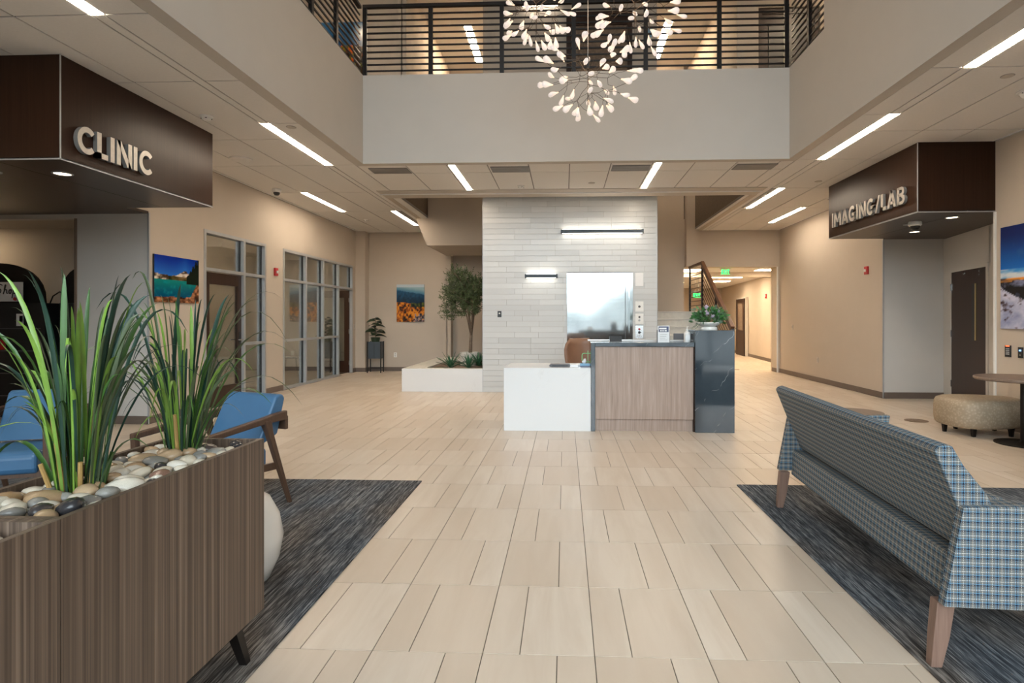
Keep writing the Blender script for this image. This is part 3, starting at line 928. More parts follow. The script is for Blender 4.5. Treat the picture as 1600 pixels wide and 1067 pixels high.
def chandelier(loc, seed, label, rad=.47, sy=1.0, zf=1.0):
    rnd = random.Random(seed)
    t = empty('branch_chandelier', loc, label, 'chandelier', group=None)
    MB().tube([(0, 0, .18), (0, 0, ZT - loc[2])], .003, 6).build('cable', 'chrome', t)
    MB().lathe([(.012, .10), (.016, .12), (.016, .20), (.006, .22)], n=12).build('socket', 'blackp', t)
    mb = MB(); ends = []
    mb.tube([(0, 0, -.30), (0, 0, .18)], .0035, 5)

    def rd():
        while True:
            v = Vector((rnd.uniform(-1, 1), rnd.uniform(-1, 1), rnd.uniform(-1, .62)))
            if .2 < v.length < 1:
                return v.normalized()
    N = 58
    pts = []
    for k in range(N):
        z = 1 - 2 * (k + .5) / N
        if z > .80:
            continue
        a = k * 2.39996 + rnd.uniform(-.25, .25); r = math.sqrt(1 - z * z)
        v = Vector((r * math.cos(a), r * math.sin(a) * sy, z + rnd.uniform(-.08, .08)))
        v = v.normalized() * rad * rnd.uniform(.66, 1.0); pts.append(Vector((v.x, v.y, v.z * zf)))
    nodes = []
    for k in range(13):
        z = 1 - 2 * (k + .5) / 13
        a = k * 2.39996 + 1.0; r = math.sqrt(1 - z * z)
        nodes.append(Vector((r * math.cos(a), r * math.sin(a), z * .95)) * rad * rnd.uniform(.42, .56))
    for q in nodes:
        mb.tube([Vector((0, 0, q.z * .45)), q * .55 + Vector((0, 0, q.z * .1)), q], .0026, 5)
    for p in pts:
        q = min(nodes, key=lambda w: (w - p).length)
        m_ = q.lerp(p, .5) + Vector((rnd.uniform(-1, 1), rnd.uniform(-1, 1), rnd.uniform(-1, 1))) * .03
        v = (p - q).normalized() + p.normalized() * .6 + Vector((rnd.uniform(-1, 1), rnd.uniform(-1, 1), rnd.uniform(-1, 1))) * .55
        mb.tube([q, m_, p], .0020, 5); ends.append((p, v.normalized()))
    lt = bpy.data.lights.new('chandelier_glow', 'POINT'); lt.energy = CHAND; lt.color = (1.0, 0.70, 0.44); lt.shadow_soft_size = .30
    lo = bpy.data.objects.new('chandelier_glow', lt); col.objects.link(lo); lo.parent = t
    mb.build('branches', 'stem', t)
    for p, v in ends:
        o = put('bulb', bulb_me, t, p, scale=(.9, .9, .9))
        o.rotation_euler = v.to_track_quat('Z', 'Y').to_euler()
        o.rotation_euler.rotate_axis('Z', rnd.uniform(0, 6))


chandelier((.24, 6.05, 3.89), 3, 'lowest of the three branching bulb chandeliers, before the grey bulkhead', .49, zf=.80)
chandelier((-.31, 6.35, 4.80), 11, 'branching bulb chandelier hanging on the clinic side, before the railing', .42)
chandelier((.745, 6.20, 4.68), 21, 'branching bulb chandelier hanging on the imaging side, before the railing', .46)

# ------------------------------------------------------------------ elevator wall of plank tiles
ew = MB()
ew.box(ELX0 + .01, .04, ELY + .012, ELY + .2, 0, ZC); ew.box(1.264, ELX1 - .01, ELY + .012, ELY + .2, 0, ZC); ew.box(.04, 1.264, ELY + .012, ELY + .2, 2.235, ZC)
ew.box(ELX0 + .01, ELX0 + .11, ELY + .2, 14.9, 0, ZC); ew.box(ELX1 - .11, ELX1 - .01, ELY + .2, 13.3, 0, ZC)
ew = struct(ew.build('wall_elevator', 'wallgrout'), 'elevator front clad in pale plank tiles')
rnd = random.Random(5)
DX0, DX1, DZ = .042, 1.262, 2.235
rowh = 0.1024
tm = {}
for r in range(36):
    z0, z1 = r * rowh, (r + 1) * rowh
    x = ELX0
    edges = [ELX0]
    x = ELX0 + rnd.choice((.3, .6, .45, .75, .9))
    while x < ELX1 - .12:
        edges.append(x); x += rnd.choice((.45, .61, .61, .61, .76))
    edges.append(ELX1)
    for a, b in zip(edges, edges[1:]):
        segs = [(a, b)]
        if z0 < DZ - .02:
            segs = [(a, min(b, DX0)), (max(a, DX1), b)]
        for p, q in segs:
            if q - p < .03:
                continue
            w = round(q - p - .004, 3)
            zt = z1
            if w not in tm:
                tm[w] = B(-w / 2, w / 2, 0, .014, .0018, rowh - .0018).mesh('tile', 'walltile')
            put('tile', tm[w], ew, ((p + q) / 2, ELY - .002 + rnd.uniform(0, .0018), z0))
struct(B(ELX0 - .006, ELX0 + .004, ELY - .006, ELY + .006, 0, 3.64).build('trim_10', 'alu'))
struct(B(ELX1 - .004, ELX1 + .006, ELY - .006, ELY + .006, 0, 3.64).build('trim_11', 'alu'))
d = sempty('door_1', (0, ELY, 0), 'stainless elevator door in the tiled wall')
B(.042, .10, -.02, .2, 0, 2.235).build('jamb', 'elevator', d); B(1.205, 1.262, -.02, .2, 0, 2.235).build('jamb', 'elevator', d)
B(.10, 1.205, -.02, .2, 2.15, 2.235).build('header', 'elevator', d)
B(.10, 1.205, .085, .12, .0, 2.15).build('door_panel', 'elevator', d)
B(1.13, 1.14, .080, .09, .0, 2.15).build('door_edge', 'greymetal', d)
# call plates
def wallplate(name, x0, x1, z0, z1, label, mat, cat, y=ELY - .002, bits=()):
    t = empty(name, ((x0 + x1) / 2, y, z0), label, cat)
    w, h = (x1 - x0), (z1 - z0)
    B(-w / 2, w / 2, -.010, 0, 0, h).build('plate', mat, t, bevel=.002)
    for (u, v, r, m) in bits:
        mb = MB().lathe([(r, 0), (r, .008), (r * .7, .012), (.001, .012)], n=16)
        mb.v = [(a + u * w, -.010 - c, b + v * h) for a, b, c in mb.v]
        mb.build('button', m, t)
    return t


wallplate('notice_sheet', 1.31, 1.46, 1.985, 2.235, 'white paper notice beside the top of the elevator door', 'paper', 'notice')
wallplate('call_plate', 1.31, 1.46, 1.51, 1.705, 'pale plate with one round key switch, topmost by the elevator', 'white', 'switch plate', bits=((0, .5, .022, 'greymetal'),))
wallplate('call_plate', 1.31, 1.46, 1.28, 1.475, 'pale plate with two round buttons, middle one by the elevator', 'white', 'switch plate', bits=((0, .68, .020, 'greymetal'), (0, .36, .020, 'alu')))
wallplate('call_plate', 1.31, 1.46, 1.01, 1.255, 'steel call plate with three buttons, lowest by the elevator', 'chrome', 'switch plate', bits=((0, .72, .020, 'red'), (0, .48, .024, 'blackp'), (0, .25, .014, 'white')))
wallplate('card_reader', -1.262, -1.19, 1.41, 1.525, 'small black reader on the tiled wall left of the elevator', 'blackp', 'card reader', bits=((0, .62, .014, 'white'),))


def sconce(x0, x1, z, label):
    t = empty('wall_light', ((x0 + x1) / 2, ELY - .004, z), label, 'wall light')
    w = x1 - x0
    B(-w / 2, w / 2, -.10, -.012, -.034, .034).build('housing', 'slate', t, bevel=.003)
    B(-w / 2 + .03, w / 2 - .03, -.085, -.03, .034, .038).build('upper_lens', 'sconce', t)
    B(-w / 2 + .03, w / 2 - .03, -.085, -.03, -.038, -.034).build('lower_lens', 'sconce', t)
    B(-.06, .06, -.012, 0, -.02, .02).build('bracket', 'slate', t)


sconce(-.075, 1.455, 3.00, 'long dark linear wall light over the elevator door')
sconce(-.745, -.135, 2.175, 'short dark linear wall light left of the elevator door')

# upper lobby elevator door and wall light
d = sempty('door_2', (0, ELY, ZS), 'upper floor elevator door behind the railing')
B(.03, .12, -.04, .02, 0, 2.15).build('jamb', 'doorwood', d); B(1.16, 1.25, -.04, .02, 0, 2.15).build('jamb', 'doorwood', d)
B(.12, 1.16, -.04, .02, 1.9, 2.15).build('header', 'doorwood', d); B(.12, 1.16, -.01, .0, 0, 1.9).build('door_panel', 'bark', d)  # brown reflections on the stainless door put into these colours
t = empty('wall_light', (-.46, ELY + .02, 7.28), 'bright wall light on the upper lobby wall behind the railing', 'wall light')
B(-.36, .36, -.12, -.01, -.03, .03).build('housing', 'slate', t); B(-.33, .33, -.11, -.02, -.04, -.03).build('lower_lens', 'sconce', t); B(-.33, .33, -.11, -.02, .03, .04).build('upper_lens', 'sconce', t)
B(-.05, .05, -.01, 0, -.02, .02).build('bracket', 'slate', t)
wallplate('room_plate', 1.52, 1.62, 6.62, 6.78, 'small blue room plate on the upper lobby wall', 'bluebox', 'plaque', y=ELY + .018)
d = sempty('door_3', (4.18, 11.04, ZS), 'dark glazed door on the upper floor behind the railing')
B(-.56, -.48, 0, .08, 0, 2.25).build('jamb', 'doorwood', d); B(.48, .56, 0, .08, 0, 2.25).build('jamb', 'doorwood', d); B(-.48, .48, 0, .08, 2.15, 2.25).build('header', 'doorwood', d)
B(-.48, .48, .02, .06, 0, 2.15).build('door_leaf', 'doorwood', d); B(-.36, .36, .0, .02, .2, 1.95).build('pane', 'blackp', d)

# ------------------------------------------------------------------ marble bench, olive tree, agaves
t = empty('planter_bench', (-2.31, 10.86, 0), 'low white quartz bench planter beside the tiled wall', 'bench')
bx0, bx1 = -3.09 + 2.31, ELX0 + 2.31
B(bx0, bx1 - .006, -.0, .05, 0, .435).build('front_slab', 'quartz', t, bevel=.004)
B(bx0, bx0 + .05, .05, 3.2, 0, .415).build('side_slab', 'quartz', t, bevel=.004)
B(bx0, -.36, .05, 3.2, .395, .435).build('top_slab', 'concrete', t, bevel=.004); B(-.36, bx1 - .006, .05, .22, .395, .435).build('top_slab', 'concrete', t, bevel=.004); B(-.36, bx1 - .006, 2.4, 3.2, .395, .435).build('top_slab', 'concrete', t, bevel=.004)
B(-.36, bx1 - .006, .22, 2.4, .33, .405).build('soil_bed', 'bark', t)
rnd = random.Random(9)
peb_base = bmesh.new(); bmesh.ops.create_icosphere(peb_base, subdivisions=2, radius=1.0)
pm = bpy.data.meshes.new('pebble'); peb_base.to_mesh(pm); peb_base.free()
for p in pm.polygons:
    p.use_smooth = True
pmeshes = {}
for k in PEB:
    for j in range(3):
        m = pm.copy(); m.materials.append(MT['peb_' + k]); rr_ = random.Random(len(k) * 7 + j)
        ax, ay, az = rr_.uniform(-.2, .2), rr_.uniform(-.2, .2), rr_.uniform(-.12, .12)
        for v in m.vertices:
            c = v.co; q = 1 + ax * c.x + ay * c.x * c.y + .08 * math.sin(3 * c.y + j)
            v.co = (c.x * q, c.y * (1 + ay * c.x), c.z * (1 + az * c.y + .1 * c.x * ax))
        pmeshes[(k, j)] = m
bench_grp = 'pinkish stones round the agaves on the quartz bench'
for k in range(16):
    x = -2.31 + rnd.uniform(-.40, .72); y = 10.86 + rnd.uniform(.26, .42)
    o = put('stone', pmeshes[('tan', k % 3)], None, (x, y, .40), (0, 0, rnd.uniform(0, 6)), (.045, .035, .028))
    tag(o, 'small pinkish stone at the foot of the agaves on the quartz bench', 'stone', bench_grp)

pot = empty('olive_tree', (-1.97, 12.0, .385), 'olive tree in a pale round pot on the quartz bench', 'tree')
MB().lathe([(.19, 0), (.205, .03), (.215, .28), (.20, .30), (.19, .27), (.001, .27)], n=28).build('pot', 'concrete', pot, smooth=False)
rnd = random.Random(31)
tr = MB(); tips = []
tr.tube([(0, 0, .2), (.01, 0, .50), (.02, .01, .74)], [.038, .034, .030], 8)
for k in range(7):
    a = k * 2 * PI / 7 + rnd.uniform(-.3, .3); s = rnd.uniform(.22, .5)
    p0 = Vector((.02, .01, rnd.uniform(.56, .74)))
    ca = math.cos(a) * (.5 if math.cos(a) > 0 else 1)
    p1 = p0 + Vector((ca * s * .4, math.sin(a) * s * .4, rnd.uniform(.36, .52)))
    p2 = p1 + Vector((ca * s * .6, math.sin(a) * s * .6, rnd.uniform(.40, .68)))
    tr.tube([p0, p1, p2], [.022, .015, .008], 6)
    for q in range(4):
        b0 = p1.lerp(p2, rnd.uniform(0, 1)); v = Vector((ca * .6 + rnd.uniform(-1, .35), math.sin(a) + rnd.uniform(-1, 1), rnd.uniform(.0, 1.1))) * rnd.uniform(.25, .42)
        tr.tube([b0, b0 + v], [.007, .003], 5); tips.append((b0, b0 + v))
    tips.append((p1, p2))
tr.build('trunk', 'bark', pot, smooth=True)
fo = MB()


def leaf_quad(mb, p, d, side, L, w):
    d = d.normalized(); side = (side - d * side.dot(d))
    side = side.normalized() if side.length > 1e-4 else d.orthogonal().normalized()
    mb.add([p, p + d * L * .5 + side * w, p + d * L, p + d * L * .5 - side * w], [(0, 1, 2), (0, 2, 3)])


def twig_leaves(mb, p, v, n, L, w, step):
    d = v.normalized()
    for i in range(n):
        q = p + d * step * i
        s = Vector((rnd.uniform(-1, 1), rnd.uniform(-1, 1), rnd.uniform(-1, 1)))
        for sg in (1, -1):
            ld = d * .8 + d.cross(s).normalized() * sg * .8
            leaf_quad(mb, q, ld, s, L * rnd.uniform(.7, 1.15), w)


for k in range(950):
    a, b = rnd.choice(tips); p = a.lerp(b, rnd.uniform(.25, 1.0)) + Vector((rnd.uniform(-1, 1), rnd.uniform(-1, 1), rnd.uniform(-.7, .9))) * .13
    # keep the crown inside a tall egg
    c = Vector((-.04, 0, 1.48)); e = p - c
    if (e.x / .56) ** 2 + (e.y / .52) ** 2 + (e.z / .74) ** 2 > 1.0:
        continue
    out = Vector((e.x, e.y, e.z * .6 + .25)); out = out.normalized() + Vector((rnd.uniform(-1, 1), rnd.uniform(-1, 1), rnd.uniform(-1, 1))) * .7
    if p.x > .30:
        p.x = .30 - (p.x - .30)
    if p.x > .16 and out.x > 0:
        out.x = -out.x * .3
    twig_leaves(fo, p, out, rnd.randint(5, 9), .062, .0095, .024)
stuff(fo.build('foliage', 'olive', pot))


def agave(loc, seed, label, s=1.0):
    rn = random.Random(seed)
    t = empty('agave_plant', loc, label, 'plant')
    for k in range(30):
        a = k * 2.4 + rn.uniform(-.2, .2); el = rn.uniform(.25, 1.35); L = rn.uniform(.20, .30) * s
        pts = []
        for i in range(6):
            u = i / 5; r = L * u * math.cos(el) * (1 + .2 * u); z = L * u * math.sin(el) - .05 * s * u * u
            pts.append((r, z))
        mb = MB(); vs = []
        for i, (r, z) in enumerate(pts):
            w = .014 * s * (1 - (i / 5) ** 1.6) + .0008
            c, sn = math.cos(a), math.sin(a)
            r = min(r, (-1.555 - loc[0]) / c - .01) if c > .05 else r
            vs += [(r * c - w * sn, r * sn + w * c, z + .004), (r * c, r * sn, z - .003), (r * c + w * sn, r * sn - w * c, z + .004)]
        fs = []
        for i in range(5):
            b = i * 3
            fs += [(b, b + 1, b + 4, b + 3), (b + 1, b + 2, b + 5, b + 4)]
        mb.add(vs, fs); mb.build('leaf', 'agave', t, smooth=True)


agave((-2.22, 11.20, .415), 1, 'spiky agave on the quartz bench, left of the olive pot', 1.45)
agave((-1.86, 11.16, .415), 2, 'spiky agave on the quartz bench, in front of the olive pot', 1.35)
agave((-1.72, 11.55, .43), 3, 'spiky agave tucked between the olive pot and the tiled wall', 1.5)

# ------------------------------------------------------------------ fig plant on slate stand
t = empty('plant_stand', (-4.87, 14.72, 0), 'slate blue box planter on thin black legs in the back corner', 'plant stand', .06)
for x in (-.17, .17):
    for y in (-.15, .15):
        B(x - .011, x + .011, y - .011, y + .011, 0, .80).build('leg', 'black', t)
B(-.155, .155, -.135, .135, .36, .79).build('box', 'slate', t, bevel=.003)
B(-.003, .003, -.139, -.134, .37, .78).build('seam', 'black', t)
B(-.17, .17, -.153, -.147, .10, .118).build('stretcher', 'black', t); B(-.17, .17, .147, .153, .10, .118).build('stretcher', 'black', t)
t = empty('fig_plant', (-4.87, 14.72, .79), 'dark fiddle leaf fig standing in the slate planter', 'plant')
MB().lathe([(.10, 0), (.12, .11), (.11, .115), (.001, .10)], n=16).build('nursery_pot', 'fig', t)
MB().tube([(0, 0, .08), (.01, 0, .35), (-.01, 0, .62)], [.012, .010, .006], 6).build('stem', 'bark', t)
rnd = random.Random(4)


def broad_leaf(L, W, droop):
    vs = []; fs = []
    n = 6
    for i in range(n + 1):
        u = i / n; w = W * math.sin(PI * min(1, u * .93 + .04)) ** .7; x = L * u; z = .25 * L * u - droop * u * u
        vs += [(x, -w, z + .18 * w), (x, 0, z - .05 * w), (x, w, z + .18 * w)]
    for i in range(n):
        b = i * 3; fs += [(b, b + 1, b + 4, b + 3), (b + 1, b + 2, b + 5, b + 4)]
    return MB().add(vs, fs)


for k in range(15):
    z = .14 + k * .033
    o = broad_leaf(.29 - k * .006, .095 - k * .002, .13).build('leaf', 'fig', t, smooth=True)
    o.location = (0, 0, z); o.rotation_euler = (rnd.uniform(-.7, .7), -.1, k * 2.4)
wallplate('wall_outlet', -4.52, -4.44, .36, .49, 'white wall outlet beside the slate planter', 'white', 'outlet', y=YB - .002, bits=((0, .3, .01, 'greymetal'), (0, .7, .01, 'greymetal')))

# ------------------------------------------------------------------ reception desk
t = empty('reception_desk', (0, 7.12, 0), 'reception desk with white quartz wing, oak front and black stone end', 'desk')
B(-.752, .318, 0, .03, 0, .775).build('quartz_front', 'quartz', t, bevel=.003)
B(-.752, .318, .032, .80, .745, .775).build('quartz_top', 'quartz', t, bevel=.003)
B(-.752, -.722, .032, .80, 0, .743).build('quartz_side', 'quartz', t, bevel=.003)
B(.32, .372, 0, .42, 0, 1.089).build('stone_leg', 'stone', t, bevel=.002)
B(.374, 1.576, 0, .42, 1.039, 1.089).build('stone_counter', 'stone', t, bevel=.002)
B(.374, 1.576, .025, .05, .148, 1.037).build('oak_front', 'deskwood', t, bevel=.001)
B(.374, 1.576, .06, .08, 0, .144).build('oak_kick', 'deskwood', t)
B(1.565, 1.577, .012, .08, 0, 1.037).build('dark_trim', 'darkwood', t)  # thin dark wood strip between the oak front and the stone end
B(1.578, 2.049, -.03, .46, 0, 1.239).build('stone_end', 'stone', t, bevel=.002)
B(.30, 1.577, .425, .62, 1.092, 1.104).build('rear_ledge', 'quartz', t)
B(.33, 1.577, .425, 1.0, .70, .74).build('work_surface', 'quartz', t)
B(.33, .36, .425, 1.0, 0, .70).build('rear_leg', 'deskwood', t); B(1.54, 1.577, .425, 1.0, 0, .70).build('rear_leg', 'deskwood', t)
B(1.578, 2.049, .465, 1.0, 0, .74).build('rear_cabinet', 'deskwood', t)

# tent card, brochure holder, sanitizer, monitor
t = empty('tent_sign', (.635, 7.28, 1.089), 'small black tent sign with white script on the stone counter', 'sign')
MB().prism([(-.028, .004), (.0, .076), (.004, .076), (-.022, .004)], 'x', -.075, .075).build('front_face', 'blackp', t)
MB().prism([(.005, .076), (.009, .076), (.034, .004), (.028, .004)], 'x', -.075, .075).build('rear_face', 'paper', t)


def script_text(name, strokes, w, mat, parent, origin, u, v, n, scale):
    mb = MB(); o, u, v, n = Vector(origin), Vector(u), Vector(v), Vector(n)
    for st in strokes:
        # smooth the hand-drawn polyline
        pts = st
        for _ in range(2):
            q = [pts[0]]
            for a, b in zip(pts, pts[1:]):
                q += [(a[0] * .75 + b[0] * .25, a[1] * .75 + b[1] * .25), (a[0] * .25 + b[0] * .75, a[1] * .25 + b[1] * .75)]
            pts = q + [pts[-1]]
        P = [o + (u * a + v * b) * scale + n * .0015 for a, b in pts]
        mb.tube(P, w * scale, 6)
    return mb.build(name, mat, parent)


DATA = [[(0.05, .05), (.25, .95), (.02, .8), (.1, 1.0), (.55, .95), (.65, .5), (.45, .1), (.05, .05)],
        [(1.15, .55), (.95, .6), (.85, .3), (.95, .05), (1.1, .15), (1.18, .55), (1.15, .15), (1.3, .05)],
        [(1.5, 1.0), (1.4, .3), (1.5, .03), (1.65, .15)], [(1.3, .62), (1.68, .66)],
        [(2.1, .55), (1.9, .6), (1.8, .3), (1.9, .05), (2.05, .15), (2.13, .55), (2.1, .15), (2.3, .08)]]
script_text('script', DATA, .075, 'white', t, (-.047, -.0145, .024), (1, 0, 0), (0, .36, .93), (0, -.93, .36), .040)

t = empty('brochure_holder', (1.232, 7.30, 1.089), 'white brochure stand with a navy header on the stone counter', 'brochure')
B(-.072, .072, -.012, -.004, 0, .205).build('leaflet', 'paper', t)
B(-.062, .062, -.0145, -.012, .125, .195).build('header', 'navycard', t)
B(-.055, .035, -.016, -.0145, .160, .180).build('title_band', 'paper', t)
for k, (x, w) in enumerate(((-.045, .022), (-.016, .018), (.012, .026))):
    B(x, x + w, -.016, -.0145, .135, .150).build('emblem', 'paper', t)
for k in range(4):
    B(-.045, .045 - .012 * (k % 3), -.013, -.012, .092 - k * .022, .095 - k * .022).build('text_line', 'vent', t)
B(-.078, .078, .0, .03, 0, .15).build('holder', 'blackp', t)

t = empty('sanitizer_bottle', (1.520, 7.28, 1.089), 'white pump bottle beside the black stone end block', 'bottle')
MB().lathe([(.036, 0), (.040, .006), (.040, .105), (.030, .128), (.014, .136), (.014, .142)], n=20).build('bottle', 'white', t, smooth=False)
MB().lathe([(.016, .142), (.016, .160), (.006, .162), (.006, .190)], n=14).build('collar', 'white', t)
MB().box(-.010, .010, -.045, .012, .188, .200).build('pump_head', 'white', t, bevel=.003)
B(-.028, .028, -.0415, -.0395, .03, .09).build('label', 'paper', t)

t = empty('monitor', (1.56, 7.80, .74), 'dark computer monitor seen from behind, beside the pump bottle', 'monitor', -.25)
B(-.11, .14, -.02, .02, .22, .445).build('screen_back', 'greymetal', t, bevel=.006); B(-.02, .03, .0, .03, .02, .24).build('neck', 'greymetal', t); B(-.10, .11, -.08, .10, 0, .02).build('foot', 'greymetal', t)

t = empty('document_tray', (-.06, 7.36, .775), 'low dark tray lying on the white quartz wing', 'tray')
MB().prism([(-.12, 0), (.12, 0), (.135, .012), (.135, .020), (.12, .032), (-.12, .032), (-.135, .020), (-.135, .012)], 'y', -.09, .09).build('tray', 'greymetal', t, bevel=.004)
B(-.10, .10, -.095, -.089, .010, .022).build('slot', 'blackp', t)
t = empty('paper_stack', (.115, 7.36, .775), 'stack of white paper between the tray and the blue tissue box', 'paper')
B(-.05, .05, -.09, .08, 0, .03).build('sheets', 'paper', t)
B(.052, .075, -.03, .05, 0, .022).build('clip', 'alu', t)
t = empty('tissue_box', (.255, 7.38, .775), 'pale blue tissue box with a white tissue pulled up', 'tissue box')
B(-.062, .062, -.05, .05, 0, .038).build('box', 'bluebox', t, bevel=.003); B(-.061, .061, -.0512, -.0495, .0, .012).build('band', 'navycard', t)
MB().tube([(-.01, 0, .03), (-.015, 0, .055), (.0, .005, .075), (-.004, 0, .095)], [.012, .028, .020, .016], 7).build('tissue', 'paper', t)
t = empty('wire_stand', (.30, 7.56, .775), 'mint green wire stand behind the tissue box', 'stand')
pts = []
for cxx, cz, a0 in ((.05, .10, 0), (-.05, .10, 90), (-.05, .04, 180), (.05, .04, 270)):
    for k in range(5):
        a = R(a0 + k * 22.5); pts.append((cxx + .025 * math.cos(a), 0, cz + .03 + .025 * math.sin(a)))
pts.append(pts[0])
MB().tube(pts, .006, 6).build('loop', 'mint', t); MB().tube([(0, 0, 0), (0, 0, .19)], .005, 6).build('upright', 'mint', t); MB().lathe([(.04, 0), (.04, .008), (.001, .008)], n=16).build('foot', 'mint', t)

t = empty('office_chair', (.33, 9.0, 0), 'brown shell chair behind the desk before the elevator door', 'chair', .5)
vs = []; nu, nv = 9, 8
for j in range(nv):
    v = j / (nv - 1); z = .45 + .62 * v; w = .17 + .11 * math.sin(PI * min(1, v * .62 + .12)) if v < .8 else .28 - (v - .8) * .55
    for i in range(nu):
        u = i / (nu - 1) * 2 - 1
        vs.append((u * w, .20 + .10 * v - .10 * u * u, z))
fs = [(j * nu + i, j * nu + i + 1, (j + 1) * nu + i + 1, (j + 1) * nu + i) for j in range(nv - 1) for i in range(nu - 1)]
o = MB().add(vs, fs).build('backrest', 'leather', t, smooth=True); m = o.modifiers.new('solid', 'SOLIDIFY'); m.thickness = .035; m.offset = 0
MB().prism([(-.24, -.26), (.24, -.26), (.26, .10), (.20, .22), (-.20, .22), (-.26, .10)], 'z', .42, .50).build('seat', 'leather', t, bevel=.03)
MB().tube([(0, 0, .08), (0, 0, .42)], .03, 10).build('gas_post', 'black', t)
MB().tube([(0, .16, .40), (0, .33, .50), (0, .34, .70)], .018, 8).build('back_bracket', 'black', t)
for k in range(5):
    a = k * 2 * PI / 5
    l = MB().tube([(0, 0, .09), (.28 * math.cos(a), .28 * math.sin(a), .06)], [.025, .016], 8).build('leg', 'black', t)
    MB().lathe([(.001, 0), (.022, .004), (.026, .026), (.022, .05), (.001, .054)], (.28 * math.cos(a), .28 * math.sin(a)), 10).build('caster', 'blackp', l)

# flower bowl
t = empty('flower_bowl', (1.80, 7.34, 1.239), 'white pedestal bowl of hydrangeas and foliage on the black stone end', 'plant')
MB().lathe([(.105, 0), (.108, .012), (.100, .040), (.06, .045), (.001, .045)], n=32).build('foot_ring', 'ceramic', t)
MB().lathe([(.07, .045), (.115, .058), (.145, .085), (.150, .100), (.142, .098), (.11, .07), (.001, .07)], n=32).build('bowl', 'ceramic', t, smooth=True)
rnd = random.Random(77); fo = MB(); fg = MB()
for k in range(420):
    a = rnd.uniform(0, 2 * PI); el = rnd.uniform(.0, 1.25); r0 = rnd.uniform(.03, .10)
    p = Vector((math.cos(a) * r0 * 1.25, math.sin(a) * r0, .085 + rnd.uniform(0, .09)))
    d = Vector((math.cos(a) * math.cos(el) * 1.2, math.sin(a) * math.cos(el), math.sin(el) * .9))
    p = p + Vector((d.x, d.y, d.z * 1.5)) * rnd.uniform(0, .095)
    L = rnd.uniform(.04, .085); s = Vector((rnd.uniform(-1, 1), rnd.uniform(-1, 1), rnd.uniform(-.3, 1)))
    leaf_quad(fg if rnd.random() < .22 else fo, p, d + Vector((rnd.uniform(-.5, .5), rnd.uniform(-.5, .5), rnd.uniform(-.5, .2))), s, L, L * rnd.uniform(.18, .33))
for k in range(26):     # long arching fronds to the right and trailing ivy on both sides
    right = k % 3 != 0
    a = rnd.uniform(-.9, .9) if right else PI + rnd.uniform(-.5, .5)
    pts = []
    for i in range(7):
        u = i / 6
        r = .08 + u * (.17 if right else .14) * rnd.uniform(.95, 1.05)
        z = .12 + (.15 * math.sin(u * 2.2) - .12 * u * u if right else .02 - .13 * u)
        pts.append(Vector((r * math.cos(a), r * math.sin(a) * .8, max(z, -.0))))
    for i in range(6):
        d = pts[i + 1] - pts[i]; s = d.cross(Vector((0, 0, 1)))
        leaf_quad(fo if right else fg, pts[i], d + (s.normalized() * d.length * rnd.choice((-.8, .8)) if not right else Vector()), s, d.length * (1.25), .009 if right else .014)
stuff(fo.build('foliage', 'flowerleaf', t)); stuff(fg.build('pale_foliage', 'greyroof', t))
for (x, y, z, r) in ((-.045, -.09, .215, .034), (.085, -.07, .235, .032), (-.035, -.03, .285, .028), (.02, -.12, .175, .024)):
    bm = bmesh.new(); bmesh.ops.create_icosphere(bm, subdivisions=3, radius=r)
    for v in bm.verts:
        v.co *= 1 + .13 * math.sin(v.co.x * 260) * math.sin(v.co.y * 240) + .10 * math.sin(v.co.z * 280)
    me = bpy.data.meshes.new('flower_head'); bm.to_mesh(me); bm.free(); me.materials.append(MT['lilac']); put('flower_head', me, t, (x, y, z))

# ------------------------------------------------------------------ staircase behind the desk
t = empty('staircase', (0, 11.08, 0), 'pale stair flight rising to a landing beside the elevator', 'staircase')
SX0, SX1 = 1.72, 3.10
for k in range(9):
    z = .172 * (k + 1); y = .285 * k
    s_ = B(SX0, SX1, y, y + (.285 if k < 8 else 1.75), 0 if k == 0 else z - .172, z - .022).build('riser', 'concrete', t)
    B(SX0, SX1, y - .02, y + (.285 if k < 8 else 1.75), z - .022, z).build('tread', 'wall_light', s_, bevel=.004)
t2 = empty('stair_railing', (3.14, 11.0, 0), 'stair railing with brown sloping handrail and thin black bars', 'railing')
hr = [(0, 0, 1.20), (0, 2.40, 2.66), (0, 3.72, 2.66)]
B(-.03, .03, -.03, .03, 0, 1.19).build('newel_post', 'slate', t2)
MB().bar(hr[0], hr[1], .075, .09, (0, 0, 1)).build('handrail', 'railwood', t2, bevel=.006); MB().bar(hr[1], hr[2], .075, .06, (0, 0, 1)).build('handrail', 'railwood', t2, bevel=.006)
for y, z0, z1 in ((1.2, .7, 1.9), (2.40, 1.5, 2.63), (3.70, 1.5, 2.63)):
    B(-.02, .02, y - .02, y + .02, z0, z1).build('post', 'black', t2)
for k in range(1, 10):
    dz = k * .105
    MB().bar((0, 0.02, 1.18 - dz), (0, 2.40, 2.64 - dz), .010, .012).build('bar', 'black', t2)
    MB().bar((0, 2.40, 2.64 - dz), (0, 3.70, 2.64 - dz), .012, .014).build('bar', 'black', t2)
MB().bar((0, 0.05, .10), (0, 2.42, 1.54), .05, .22).build('stringer', 'railwood', t2)

